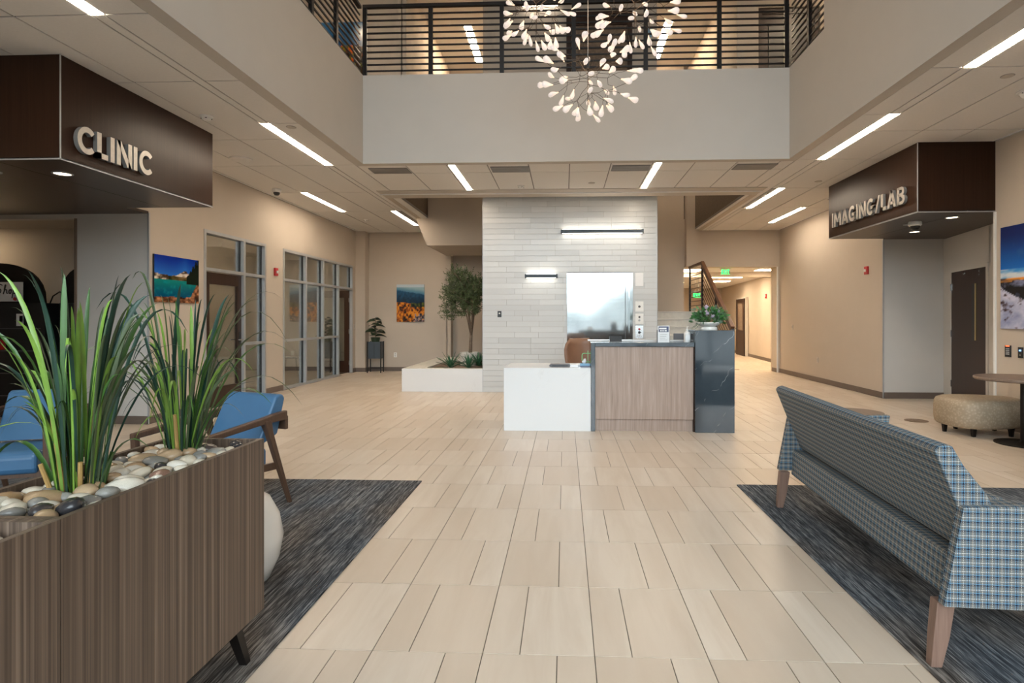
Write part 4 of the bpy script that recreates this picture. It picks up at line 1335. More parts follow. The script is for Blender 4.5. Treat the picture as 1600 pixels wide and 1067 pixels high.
# ------------------------------------------------------------------ corridor beyond the opening
co = MB(); co.box(5.46, 6.6, YB + .36, YB + .46, 0, 2.9)
co.prism([(6.32, YB + .4), (7.08, 26.6), (7.18, 26.6), (6.42, YB + .4)], 'z', 0, 2.9)
co.box(1.5, 7.2, 26.5, 26.6, 0, 2.9); co.box(1.5, 1.6, YB + .4, 26.5, 0, 2.9)
struct(co.build('wall_corridor', 'wall'), 'warm lit corridor wall past the opening')
cb = MB(); cb.prism([(6.305, YB + .48), (6.93, 24.4), (6.95, 24.4), (6.325, YB + .48)], 'z', 0, .11)
struct(cb.build('baseboard_corridor', 'base'))
struct(B(1.5, 7.25, YB + .35, 26.65, 2.76, 2.84).build('ceiling_corridor', 'panel'))
struct(B(3.08, 6.6, 17.4, 17.6, 2.62, 2.76).build('trim_12', 'wall'), 'dropped beam across the corridor ceiling')
for x, y, w, l, lb in ((5.72, 16.6, .60, .5, 'nearest lit panel on the corridor ceiling, against the jamb'), (5.35, 19.4, 1.1, .55, 'wide lit panel on the corridor ceiling past the dropped beam'), (5.75, 21.7, .6, .5, 'small lit panel deep in the corridor ceiling'), (3.55, 16.8, .6, .9, 'lit panel of the corridor ceiling seen through the stair railing'), (4.2, 22.5, .6, .8, 'furthest lit panel of the corridor ceiling')):
    t = empty('panel_light', (x, y, 2.76), lb, 'ceiling light')
    B(-w / 2, w / 2, -l / 2, l / 2, -.006, 0).build('diffuser', 'corridor_lamp', t); B(-w / 2 - .02, w / 2 + .02, -l / 2 - .02, l / 2 + .02, -.003, .0).build('frame', 'grid', t)
# door in the corridor wall
d = sempty('door_4', (6.72, 21.6, 0), 'dark corridor door with a tall glass lite'); d.rotation_euler = (0, 0, R(86.0))
B(-.05, 1.35, .0, .10, 0, 2.18).build('door_frame', 'wall_light', d); B(0, 1.30, .10, .14, 0, 2.13).build('door_leaf', 'doorwood', d)
B(.18, .9, .14, .15, .95, 1.95).build('pane', 'bark', d); B(1.15, 1.25, .14, .20, .98, 1.02).build('handle', 'chrome', d)


def exit_sign(x, y, z, label, w=.22):
    t = empty('exit_sign', (x, y, z), label, 'sign')
    B(-w / 2 - .03, w / 2 + .03, -.03, .03, .17, .21).build('mount', 'alu', t)
    B(-w / 2 - .005, w / 2 + .005, -.004, .004, -.0, .17).build('plate', 'glass', t)
    sign_letters(t, 'EXIT', .115, w * .86, .006, 'exit', (-w * .43, -.004, .025), (1, 0, 0), (0, -1, 0))
    B(-w / 2, w / 2, -.0055, -.0042, .008, .016).build('edge_glow', 'exit', t)


exit_sign(4.27, 15.62, 2.55, 'green exit sign hanging in the corridor opening', .24)
exit_sign(4.28, 19.0, 2.06, 'green exit sign seen through the stair railing bars', .26)
t = empty('sign_hanger', (4.28, 19.0, 2.27), 'thin rods carrying the exit sign behind the stair railing', 'hanger')
MB().tube([(-.05, 0, 0), (-.05, 0, .49)], .006, 6).build('rod', 'alu', t); MB().tube([(.05, 0, 0), (.05, 0, .49)], .006, 6).build('rod', 'alu', t)


def alarm(loc, rz, label):
    t = empty('fire_alarm', loc, label, 'alarm', rz)
    B(-.055, .055, -.035, 0, 0, .145).build('body', 'red', t, bevel=.004)
    B(-.022, .022, -.055, -.035, .045, .095).build('strobe', 'white', t, bevel=.003)


alarm((XL, 10.68, 2.19), R(90), 'red fire alarm strobe between the two office glazings')
alarm((XR, 10.83, 2.19), R(-90), 'red fire alarm strobe under the imaging lettering')
alarm((6.58, 19.2, 2.05), R(-86), 'red fire alarm strobe on the corridor wall')


def sideplate(name, x, y, z, w, h, rz, label, cat, mat='white', bits=()):
    t = empty(name, (x, y, z), label, cat, rz)
    B(-w / 2, w / 2, -.012, 0, 0, h).build('plate', mat, t, bevel=.002)
    for (bx, bz, bw, bh, m) in bits:
        B(bx - bw / 2, bx + bw / 2, -.016, -.012, bz - bh / 2, bz + bh / 2).build('key', m, t)
    return t


keys = [(-.022 + .015 * i, .035 + .022 * j, .010, .014, 'alu') for i in range(4) for j in range(4)]
sideplate('keypad', XR, 7.46, .905, .095, .145, R(-90), 'black keypad with rows of keys under the snow print', 'keypad', 'blackp', keys + [(0, .136, .06, .012, 'indicator')])
sideplate('card_reader', XR, 7.26, .905, .075, .13, R(-90), 'narrow black card reader right of the keypad', 'card reader', 'blackp', [(0, .09, .030, .020, 'iceblue'), (0, .035, .012, .018, 'vent')])
sideplate('wall_outlet', XR, 12.9, .42, .075, .12, R(-90), 'wall outlet low on the wall before the corridor opening', 'outlet', 'gyp', [(0, .04, .02, .02, 'vent'), (0, .08, .02, .02, 'vent')])
sideplate('light_switch', XR, 14.3, 1.12, .075, .12, R(-90), 'light switch plate high on the wall before the corridor opening', 'switch plate', 'gyp', [(0, .06, .02, .05, 'vent')])
sideplate('light_switch', XL, 14.78, 1.12, .075, .12, R(90), 'light switch plate beside the open office door', 'switch plate', 'gyp', [(0, .06, .02, .05, 'vent')])
sideplate('light_switch', 6.52, 18.2, 1.1, .09, .2, R(-86), 'small sign plate on the corridor wall beside the door', 'plaque', 'gyp', [(0, .1, .04, .10, 'vent')])

# ------------------------------------------------------------------ imaging door in its angled wall
hx, hy = 6.56, 10.2
d = sempty('door_5', (6.46, 9.96, 0), 'dark wood door with a narrow lite inside the imaging portal')
ang = math.atan2(-1.35, -.30); d.rotation_euler = (0, 0, ang)
# local x runs from the hinge towards the viewer
B(-.35, .0, -.0, .1, 0, 2.75).build('side_panel', 'wall_light', d); B(0, 1.3, 0, .1, 2.17, 2.75).build('over_panel', 'wall_light', d); B(1.25, 2.4, 0, .1, 0, 2.75).build('side_panel', 'wall_light', d)
B(-.05, 0, -.02, .06, 0, 2.20).build('door_frame', 'wall_light', d); B(1.20, 1.25, -.02, .06, 0, 2.20).build('door_frame', 'wall_light', d); B(0, 1.2, -.02, .06, 2.15, 2.20).build('door_frame', 'wall_light', d)
leafd = B(.004, 1.196, -.012, .032, .008, 2.146).build('door_leaf', 'doorwood', d)
B(.74, .90, -.016, -.010, 1.05, 1.92).build('lite', 'blackp', leafd); B(.85, .89, -.022, -.016, 1.05, 1.92).build('lite_trim', 'brass', leafd)
for z in (.25, 1.08, 1.85):
    B(-.016, .006, -.024, -.012, z, z + .11).build('hinge', 'chrome', leafd)
for x, z in ((.45, 2.10), (.5, 2.10), (.98, 2.10), (.98, 2.05)):
    B(x - .008, x + .008, -.017, -.011, z - .008, z + .008).build('bolt', 'chrome', leafd)

# ------------------------------------------------------------------ office glazing on the clinic side
def office_glazing(name, ys, label, low, door_bay=None):
    w = sempty(name, (XL, 0, 0), label)
    y0, y1 = ys[0], ys[-1]
    F = 'alu'
    B(-.12, .012, y0, y1, 2.69, 2.74).build('head', F, w)
    for i, y in enumerate(ys):
        a, b = (y, y + .05) if i == 0 else ((y - .05, y) if i == len(ys) - 1 else (y - .03, y + .03))
        B(-.12, .012, a, b, 0, 2.69).build('mullion', F, w)
    for i in range(len(ys) - 1):
        a = ys[i] + (.05 if i == 0 else .03); b = ys[i + 1] - (.05 if i == len(ys) - 2 else .03)
        B(-.12, .012, a, b, 2.115, 2.165).build('transom', F, w)
        pn = B(-.062, -.056, a, b, 2.165, 2.69).build('pane', 'glass', w)
        B(-.09, -.045, b - .02, b, 2.165, 2.69).build('gasket', 'blackp', w)
        if i == door_bay:
            continue
        B(-.12, .012, a, b, 0, .04).build('sill', F, w)
        B(-.09, -.045, b - .02, b, .04, 2.115).build('gasket', 'blackp', w)
        if low:
            B(-.12, .012, a, b, .93, .975).build('transom', F, w)
            B(-.062, -.056, a, b, .04, .93).build('pane', 'glass', w); B(-.062, -.056, a, b, .975, 2.115).build('pane', 'glass', w)
        else:
            B(-.062, -.056, a, b, .04, 2.115).build('pane', 'glass', w)
    return w


office_glazing('window_2', [W1a, 9.62, W1b], 'office glazing with a closed wood door behind the potted grasses', True, 0)
office_glazing('window_3', [W2a, 11.98, 12.86, 13.74, W2b], 'four bay office glazing with the last bay open', True, 3)


def glass_door(name, loc, rz, w, label, flip=False):
    d = sempty(name, loc, label); d.rotation_euler = (0, 0, rz)
    B(0, .13, -.022, .022, .008, 2.10).build('stile', 'doorwood', d); B(w - .13, w, -.022, .022, .008, 2.10).build('stile', 'doorwood', d)
    B(.13, w - .13, -.022, .022, 1.92, 2.10).build('top_rail', 'doorwood', d); B(.13, w - .13, -.022, .022, .008, .30).build('bottom_rail', 'doorwood', d)
    B(.13, w - .13, -.004, .004, .30, 1.92).build('pane', 'glass', d)
    for s in (-1, 1):
        B(w - .09, w - .04, min(s * .022, s * .03), max(s * .022, s * .03), .96, 1.16).build('escutcheon', 'blackp', d)
        h = MB().tube([(w - .065, s * .03, 1.03), (w - .065, s * .07, 1.03), (w - .18, s * .07, 1.03)], .010, 8).build('handle', 'chrome', d)
    for z in (.2, 1.0, 1.8):
        B(-.012, .004, -.03, .03, z, z + .11).build('hinge', 'chrome', d)
    return d


glass_door('door_6', (XL - .05, W1a + .055, 0), R(90), 1.03, 'closed dark wood door with a full glass pane')
glass_door('door_7', (XL - .06, W2b - .06, 0), R(172), .86, 'dark wood glass door standing open into the office')

of = MB()
of.box(-9.3, XL - .15, 10.62, 10.72, 0, 2.95); of.box(-9.4, -9.3, 8.52, YB + .1, 0, 2.95); of.box(-9.3, XL - .15, YB, YB + .1, 0, 2.95); of.box(-9.3, -6.3, 8.52, 8.6, 0, 2.95)
struct(of.build('wall_office', 'wall'), 'beige office walls seen through the glazing')
struct(B(-9.4, XL - .15, 8.52, YB + .1, 2.95, 3.05).build('ceiling_office', 'panel'))
struct(B(-9.3, XL - .13, 8.52, YB, -.002, .004).build('floor_office', 'carpet_room'))
strip(-7.4, 9.0, 10.2, 2.95, 'strip light inside the first office behind glass', 'strip_up'); strip(-7.0, 12.2, 13.6, 2.95, 'strip light inside the four bay office behind glass', 'strip_up')
bbm = MB(); bbm.box(-9.3, XL - .15, YB - .012, YB, 0, .105); bbm.box(-9.3, -9.288, 8.6, YB, 0, .105); bbm.box(-9.3, XL - .15, 10.60, 10.62, 0, .105)
struct(bbm.build('baseboard_office', 'base'))
# stool-chair inside the office
t = empty('office_stool', (-6.55, 13.6, 0), 'grey shell chair on thin legs behind the office glass', 'chair', R(100))
B(-.2, .2, -.2, .2, .44, .47).build('seat', 'greymetal', t, bevel=.01); MB().prism([(.18, .47), (.22, .47), (.27, .86), (.24, .86)], 'x', -.2, .2).build('backrest', 'greymetal', t, bevel=.01)
for x in (-1, 1):
    for y in (-1, 1):
        MB().tube([(x * .15, y * .15, .44), (x * .22, y * .22, 0)], .011, 8).build('leg', 'black', t)
sideplate('wall_outlet', -7.25, YB, .4, .08, .12, 0, 'outlet with a cord on the office back wall', 'outlet', 'white')
# planter inside the first office
t = empty('office_planter', (-6.35, 9.78, 0), 'dark box planter with a bushy plant inside the first office', 'plant')
B(-.22, .22, -.22, .22, 0, .92).build('box', 'greymetal', t, bevel=.005)
fo = MB(); rnd = random.Random(8)
for k in range(260):
    a = rnd.uniform(0, 2 * PI); el = rnd.uniform(.1, 1.4); d = Vector((math.cos(a) * math.cos(el), math.sin(a) * math.cos(el), math.sin(el)))
    p = Vector((0, 0, .95)) + d * rnd.uniform(.02, .28)
    leaf_quad(fo, p, d + Vector((0, 0, -.4 * rnd.random())), Vector((rnd.uniform(-1, 1), rnd.uniform(-1, 1), .2)), rnd.uniform(.07, .14), .010)
stuff(fo.build('foliage', 'blade_olive', t))

# ------------------------------------------------------------------ landscape prints (flat acrylic pictures)
def hsh(i, j, s):
    n = (i * 374761393 + j * 668265263 + s * 974711) & 0xffffffff
    n = ((n ^ (n >> 13)) * 1274126177) & 0xffffffff
    return ((n ^ (n >> 16)) & 0xffff) / 65535.0


def vn(x, y, s=0):
    i, j = math.floor(x), math.floor(y); a, b = x - i, y - j
    a = a * a * (3 - 2 * a); b = b * b * (3 - 2 * b)
    return (hsh(i, j, s) * (1 - a) + hsh(i + 1, j, s) * a) * (1 - b) + (hsh(i, j + 1, s) * (1 - a) + hsh(i + 1, j + 1, s) * a) * b


def fb(x, y, s=0, o=4):
    return sum(vn(x * 2 ** k, y * 2 ** k, s + k) / 2 ** (k + 1) for k in range(o)) / (1 - .5 ** o)


def lerp3(a, b, t):
    t = max(0, min(1, t)); return tuple(p + (q - p) * t for p, q in zip(a, b))


def paint_lake(u, v):
    ridge = .60 + .16 * (fb(u * 3.2, .3, 3) - .5) + .14 * max(0, .30 - u) + .10 * math.exp(-((u - .66) / .09) ** 2)
    trees = .60 + .42 * max(0, (u - .72)) / .28 * (.75 + .5 * abs(math.sin(u * 46)))
    n = fb(u * 14, v * 14, 9)
    if u > .70 and v < trees and v > .42:
        return lerp3((8, 18, 12), (26, 40, 24), n)
    if v > ridge:
        return lerp3((40, 110, 200), (8, 45, 150), (v - ridge) / .35)
    if v > .49:
        snow = fb(u * 9 + v * 4, v * 16, 5)
        return lerp3((60, 44, 30), (228, 214, 198), (snow - .42) * 5) if u < .3 or v > .58 else lerp3((42, 46, 20), (120, 96, 60), (snow - .35) * 3)
    shore = .12 + .10 * (fb(u * 4, 1, 6) - .5) + max(0, (u - .80)) * 1.9
    if v < shore:
        return lerp3((60, 34, 22), (214, 150, 106), (n - .3) * 2.2)
    c = lerp3((0, 70, 110), (20, 130, 120), (v - .1) / .4); return lerp3(c, (12, 150, 160), (n - .55) * 2)


def paint_fall(u, v):
    n = fb(u * 16, v * 16, 2); hill = .84 - .10 * u + .06 * (fb(u * 3, .2, 8) - .5) * 2
    if v > .93:
        return (190, 205, 215)
    if v > hill:
        return lerp3((66, 120, 150), (150, 180, 190), (v - hill) * 8)
    if v > .52 + .1 * (fb(u * 4, 0, 4) - .5):
        return lerp3((18, 42, 64), (30, 84, 120), (v - .5) * 3 + (n - .5))
    if v > .40 and u > .5:
        return lerp3((24, 34, 30), (110, 116, 40), (n - .35) * 2.5)
    if n > .60:
        return (222, 142, 40)
    if n < .40:
        return (40, 30, 24)
    return lerp3((120, 56, 20), (206, 120, 38), (n - .4) * 5) if not (u > .62 and v < .22) else lerp3((60, 50, 60), (190, 180, 180), (n - .4) * 4)


def paint_snow(u, v):
    n = fb(u * 12, v * 16, 5); ridge = .42 - .42 * u ** .8 + .04 * (fb(u * 6, 0, 3) - .5)
    if v < ridge or v < .20:
        c = lerp3((98, 112, 158), (206, 206, 226), .35 + (n - .3) * 1.1 + v * .7)
        return lerp3(c, (70, 56, 60), (fb(u * 20, v * 34, 11) - .62) * 7)
    if v < .44 + .05 * fb(u * 5, 1, 3):
        return lerp3((20, 22, 28), (120, 128, 160), (n - .48) * 4)
    if v < .50:
        return lerp3((70, 62, 66), (236, 150, 50), (fb(u * 7, v * 20, 6) - .45) * 4)
    if v < .58:
        return lerp3((60, 140, 210), (210, 220, 228), (fb(u * 5, v * 16, 4) - .4) * 4)
    return lerp3(lerp3((20, 110, 200), (6, 34, 98), (v - .56) / .36), (90, 130, 170), (fb(u * 4, v * 4, 7) - .62) * 3)


def paint_valley(u, v):
    n = fb(u * 18, v * 14, 6)
    if v > .93:
        return (196, 180, 160)
    if v > .64 + .05 * fb(u * 4, 0, 2):
        return lerp3((22, 66, 110), (60, 110, 150), (v - .6) * 3)
    if n > .60:
        return (190, 84, 24)
    if n > .53:
        return (96, 100, 30)
    return lerp3((20, 16, 12), (74, 44, 20), (n - .3) * 4)


def print_panel(name, origin, u, n, w, h, fn, label, nx=72, ny=58):
    """flat print: origin = lower left corner seen from the room, u = to the right, n = out of the wall"""
    t = empty(name, origin, label, 'picture')
    u, n, z = Vector(u), Vector(n), Vector((0, 0, 1))
    MB().add([u * a + z * b + n * c for c in (0, .022) for a, b in ((0, 0), (w, 0), (w, h), (0, h))],
             [(0, 3, 2, 1), (4, 5, 6, 7), (0, 1, 5, 4), (1, 2, 6, 5), (2, 3, 7, 6), (3, 0, 4, 7)]).build('panel', 'blackp', t)
    vs = [u * (w * i / nx) + z * (h * j / ny) + n * .0235 for j in range(ny + 1) for i in range(nx + 1)]
    fs = [(j * (nx + 1) + i, j * (nx + 1) + i + 1, (j + 1) * (nx + 1) + i + 1, (j + 1) * (nx + 1) + i) for j in range(ny) for i in range(nx)]
    me = bpy.data.meshes.new('print_face'); me.from_pydata(vs, [], fs)
    at = me.attributes.new('print', 'FLOAT_COLOR', 'POINT')
    k = 0
    for j in range(ny + 1):
        for i in range(nx + 1):
            at.data[k].color = (*s2l(fn(i / nx, j / ny)), 1); k += 1
    me.materials.append(MT['print'])
    put('print_face', me, t)


print_panel('landscape_print', (XL + .004, 7.43, 1.605), (0, 1, 0), (1, 0, 0), .93, .635, paint_lake, 'print of a turquoise mountain lake under a deep blue sky')
print_panel('landscape_print', (-4.44, YB - .004, 1.30), (1, 0, 0), (0, -1, 0), .74, .985, paint_fall, 'print of orange autumn trees and blue hills on the back wall', 56, 72)
print_panel('landscape_print', (XR - .004, 7.555, 1.255), (0, -1, 0), (-1, 0, 0), 1.6, 1.27, paint_snow, 'print of a snowy slope under a bright blue sky, at the right edge', 96, 80)
print_panel('landscape_print', (-5.2, 11.045, 5.45), (1, 0, 0), (0, -1, 0), 1.38, 1.80, paint_valley, 'print of a blue ridge over orange woods on the upper floor', 72, 60)

# ------------------------------------------------------------------ shop racks in the alcove
t = empty('panel_light', (-8.75, 7.85, 2.74), 'added lamp panel, out of view, brightening the shop alcove', 'ceiling light')  # unseen lamp added to brighten the alcove back wall
B(-.15, .15, -.08, .08, -.008, -.002).build('diffuser', 'corridor_lamp', t); B(-.17, .17, -.10, .10, -.004, 0).build('frame', 'grid', t)
def arch_rack(loc, w, h, arch, label, cards):
    t = empty('display_rack', loc, label, 'rack')
    B(-w / 2, w / 2, 0, .5, .04, h).build('cabinet', 'blackp', t, bevel=.006)
    B(-w / 2 + .02, w / 2 - .02, .03, .47, 0, .04).build('plinth', 'black', t)
    pts = [(-w / 2, h)]
    for k in range(17):
        a = PI - PI * k / 16; pts.append((w / 2 * .98 * math.cos(a), h + arch * math.sin(a) ** .8))
    pts.append((w / 2, h))
    MB().prism(pts, 'y', .02, .05).build('arched_header', 'black', t)
    for k in range(4):
        z = .3 + k * (h - .35) / 4
        s_ = B(-w / 2 + .06, w / 2 - .06, -.012, .0, z, z + .012).build('shelf_lip', 'greymetal', t)
    n = 0
    for (x, z, cw, ch, m) in cards:
        B(x - cw / 2, x + cw / 2, -.022, -.014, z, z + ch).build('product_card', m, t)
    return t


cards1 = [(.36, 1.28, .10, .17, 'paper'), (.38, 1.34, .05, .08, 'red'), (-.2, 1.25, .12, .15, 'bluebox'), (.1, .95, .10, .14, 'red'), (-.35, .9, .12, .16, 'paper')]
k1 = arch_rack((-7.93, 7.75, 0), 1.40, 1.60, .56, 'black display rack with a rounded header carrying the shop card', cards1)
k2 = arch_rack((-6.78, 7.82, 0), .62, 1.60, .50, 'narrow black display rack beside the alcove edge', [(.0, 1.2, .09, .12, 'vent'), (.1, .9, .08, .12, 'lilac')])
t = empty('shop_sign', (-7.93, 7.72, 1.62), 'white card with black script lettering on the display rack header', 'sign')
B(-.36, .42, -.012, -.0, 0, .27).build('card', 'paper', t)
SHOP = [[(.75, .92), (.5, 1.05), (.25, .85), (.4, .6), (.62, .42), (.5, .12), (.18, .05), (.0, .25)],
        [(.85, 0.02), (1.15, .95), (1.05, 1.0), (.92, .3), (1.08, .5), (1.22, .45), (1.2, .1), (1.35, .1)],
        [(1.62, .5), (1.45, .4), (1.45, .1), (1.62, .05), (1.72, .3), (1.62, .5), (1.8, .42)],
        [(1.95, .5), (1.78, -.4)], [(1.9, .35), (2.1, .52), (2.2, .3), (2.08, .05), (1.92, .12), (2.25, .1), (2.4, .25)]]
script_text('script', SHOP, .055, 'blackp', t, (.03, -.012, .10), (1, 0, 0), (0, 0, 1), (0, -1, 0), .135)
for k, (x, z, r, m) in enumerate(((.34, .055, .05, 'lilac'), (.38, .09, .035, 'paper'), (.32, .035, .028, 'red'))):
    mb = MB().lathe([(r, 0), (r * .8, .010 + k * .003), (.001, .012 + k * .003)], n=12); mb.v = [(x + a, -.012 - c, z + b) for a, b, c in mb.v]; mb.build('flower_motif', m, t)
t = empty('card_stand', (-6.62, 8.12, 1.60), 'small printed card standing on the narrow rack', 'card'); B(-.05, .05, -.09, -.082, 0, .16).build('card', 'lilac', t); B(-.03, .03, -.082, -.05, 0, .012).build('foot', 'blackp', t)
MB2 = MB().tube([(-.35, 0, 0), (-.28, 0, .10), (-.12, 0, .16), (.05, 0, .14)], .010, 8)
t = empty('arched_handle', (-7.20, 7.9, 1.60), 'thin black arched rod between the two display racks', 'rod'); MB2.v = [(x * .6 + .12, y, z) for x, y, z in MB2.v]; MB2.build('rod', 'black', t)

# ------------------------------------------------------------------ blue armchairs
def armchair(loc, rz, label, grp=None):
    t = empty('armchair', loc, label, 'chair', rz, grp)
    # seat cushion: front is -y
    MB().prism([(-.36, .30), (-.38, .34), (-.38, .43), (-.34, .465), (.24, .435), (.24, .30)], 'x', -.235, .235).build('seat', 'vinyl', t, bevel=.025, seg=3)
    # backrest: thick wedge leaning back with a rounded top
    MB().prism([(.13, .45), (.17, .46), (.33, .52), (.40, .775), (.385, .805), (.35, .815), (.31, .795)], 'x', -.245, .245).build('backrest', 'vinyl', t, bevel=.022, seg=3)
    for s in (-1, 1):
        x = s * .288
        arm = MB().loft([[(x - s * .0 + dx * w, y, z + dz * h) for dx, dz in ((-1, -1), (1, -1), (1, 1), (-1, 1))] for y, z, w, h in ((-.38, .595, .020, .020), (-.20, .612, .025, .020), (.10, .642, .026, .022), (.24, .655, .022, .030), (.36, .66, .020, .034))])
        arm.build('arm', 'chairwood', t, bevel=.008)
        MB().bar((x, -.355, .59), (x, -.33, 0), .042, .042).build('leg', 'chairwood', t, bevel=.007)
        rear = MB().loft([[(x + dx * w, y + dy * w, z) for dx, dy in ((-1, -1), (1, -1), (1, 1), (-1, 1))] for y, z, w in ((.17, .645, .032), (.20, .56, .023), (.27, .36, .020), (.40, 0, .014))])
        rear.build('leg', 'chairwood', t, bevel=.006)
        MB().bar((x - s * .02, -.33, .33), (x - s * .02, .28, .30), .022, .05).build('side_rail', 'chairwood', t)
    MB().bar((-.285, .375, .60), (.285, .375, .60), .03, .10).build('back_rail', 'chairwood', t, bevel=.006)
    MB().bar((-.275, -.33, .30), (.275, -.33, .30), .022, .05).build('front_rail', 'chairwood', t)
    return t


armchair((-2.45, 3.95, .010), R(-18), 'blue vinyl armchair with walnut arms behind the end of the planter')
armchair((-3.98, 4.10, .010), R(20), 'blue vinyl armchair at the left edge behind the tall grass')

# white ceramic drum behind the planter
t = empty('garden_stool', (-1.70, 2.93, .010), 'white rounded ceramic stool behind the end of the planter', 'stool')
MB().lathe([(.13, 0), (.16, .02), (.205, .12), (.225, .23), (.205, .34), (.16, .43), (.13, .45), (.001, .45)], n=36).build('body', 'ceramic', t, smooth=True)
MB().lathe([(.10, .45), (.10, .456), (.001, .456)], n=24).build('top_disc', 'ceramic', t)

# ------------------------------------------------------------------ wooden planters, pebbles and grasses
PX0, PX1 = -1.655, -1.247


def planter(y0, y1, label):
    t = empty('wooden_planter', ((PX0 + PX1) / 2, (y0 + y1) / 2, .010), label, 'planter')
    w, l = (PX1 - PX0) / 2, (y1 - y0) / 2; zb, zt, th = .17, .874, .020
    B(w - th, w, -l, l, zb, zt).build('side_panel', 'planterwood', t); B(-w, -w + th, -l, l, zb, zt).build('side_panel', 'planterwood', t)
    B(-w + th, w - th, l - th, l, zb, zt - .001).build('end_panel', 'planterwood', t); B(-w + th, w - th, -l, -l + th, zb, zt - .001).build('end_panel', 'planterwood', t)
    B(-w + th, w - th, -l + th, l - th, zb, zb + .02).build('bottom', 'planterwood', t)
    B(-w + th, w - th, -l + th, l - th, .70, .812).build('soil_bed', 'soil', t)
    for sx in (-1, 1):
        for sy in (-1, 1):
            MB().loft([[(sx * (w - .06) + dx * .022, sy * (l - .13) + dy * .022, zb) for dx, dy in ((-1, -1), (1, -1), (1, 1), (-1, 1))],
                       [(sx * (w - .025) + dx * .015, sy * (l - .10) + dy * .015, 0) for dx, dy in ((-1, -1), (1, -1), (1, 1), (-1, 1))]]).build('leg', 'black', t)
    return t


planter(1.382, 2.352, 'long striped walnut planter with two grasses and river stones')
planter(.43, 1.379, 'nearer striped walnut planter, only its end corner and stones showing')
rnd = random.Random(12)
plants = [(-1.475, 1.70), (-1.475, 2.18)]
spots = []


def pebbles(y0, y1, zone, count, near=False):
    tries = 0; n = 0
    pool = ['cream'] * 10 + ['grey'] * 7 + ['dark'] * 4 + ['tan'] * 8 + ['russet'] * 2
    while n < count and tries < 9000:
        tries += 1
        a = rnd.choice((.026, .030, .036, .040, .046, .054)); b = a * rnd.uniform(.66, .85); c = a * rnd.uniform(.42, .58)
        x = rnd.uniform(PX0 + .022 + a, PX1 - .022 - a); y = rnd.uniform(y0 + a, y1 - a)
        if any(math.hypot(x - p[0], y - p[1]) < .045 for p in plants):
            continue
        lay = 0 if tries < 3500 else 1
        if any(math.hypot(x - q[0], y - q[1]) < (a + q[2]) * (.70 if lay == 0 else .62) and q[3] == lay for q in spots):
            continue
        z = (.842 if lay == 0 else .866) + rnd.uniform(-.006, .006)
        spots.append((x, y, a, lay))
        k = rnd.choice(pool)
        o = put('pebble', pmeshes[(k, rnd.randrange(3))], None, (x, y, z), (rnd.uniform(-.3, .3), rnd.uniform(-.3, .3), rnd.uniform(0, 6.28)), (a, b, c))
        nice = {'cream': 'cream', 'grey': 'grey', 'dark': 'near black', 'tan': 'tan', 'russet': 'reddish brown'}[k]
        size = 'large' if a > .043 else ('small' if a < .033 else 'mid-sized')
        side = 'along the room-side panel' if x > PX1 - .13 else ('along the chair-side panel' if x < PX0 + .13 else 'down the middle')
        if near:
            part = 'in the nearer planter'
        else:
            part = ('by the joint between the planters' if y < 1.55 else 'beside the nearer grass' if y < 1.80 else 'between the two grasses' if y < 2.05 else 'beside the farther grass' if y < 2.22 else 'at the far end of the planter')
        tag(o, '%s %s pebble %s, %s' % (size, nice, side, part), 'pebble', '%s pebbles %s' % (nice, zone))
        n += 1


pebbles(1.402, 2.332, 'in the planter with the two grasses', 165)
spots = []
pebbles(1.00, 1.357, 'in the nearer planter', 34, True)

GR = ['blade_dark', 'blade_dark', 'blade_mid', 'blade_mid', 'blade_lime', 'blade_lime', 'blade_olive']


def blade(parent, base, tip, lift, w, mat, rn, n=11):
    """strap leaf from base to tip; lift raises the middle so that it arches"""
    b, e = Vector(base), Vector(tip)
    d = e - b
    hz = Vector((d.x, d.y, 0)); side = Vector((-hz.y, hz.x, 0))
    side = side.normalized() if side.length > .02 else Vector((math.cos(rn.uniform(0, 6)), math.sin(rn.uniform(0, 6)), 0))
    # turn broad faces partly towards the room
    side = (side + Vector((rn.uniform(-.9, .9), rn.uniform(-.9, .9), 0))).normalized()
    m = b + Vector((d.x * .28, d.y * .28, d.z * .62)) + Vector((0, 0, lift))
    m2 = b + Vector((d.x * .66, d.y * .66, d.z * .92)) + Vector((0, 0, lift * 1.05))
    vs = []; fs = []
    for i in range(n + 1):
        u = i / n
        p = b * (1 - u) ** 3 + m * 3 * u * (1 - u) ** 2 + m2 * 3 * u * u * (1 - u) + e * u ** 3
        ww = w * (.55 + .9 * u) if u < .5 else w * max(.02, 1 - ((u - .5) / .5) ** 2.2)
        fold = Vector((0, 0, -ww * .25)) + side.cross(Vector((0, 0, 1))) * ww * .35
        vs += [p - side * ww, p + fold, p + side * ww]
    for i in range(n):
        k = i * 3; fs += [(k, k + 1, k + 4, k + 3), (k + 1, k + 2, k + 5, k + 4)]
    MB().add(vs, fs).build('leaf', mat, parent, smooth=True)


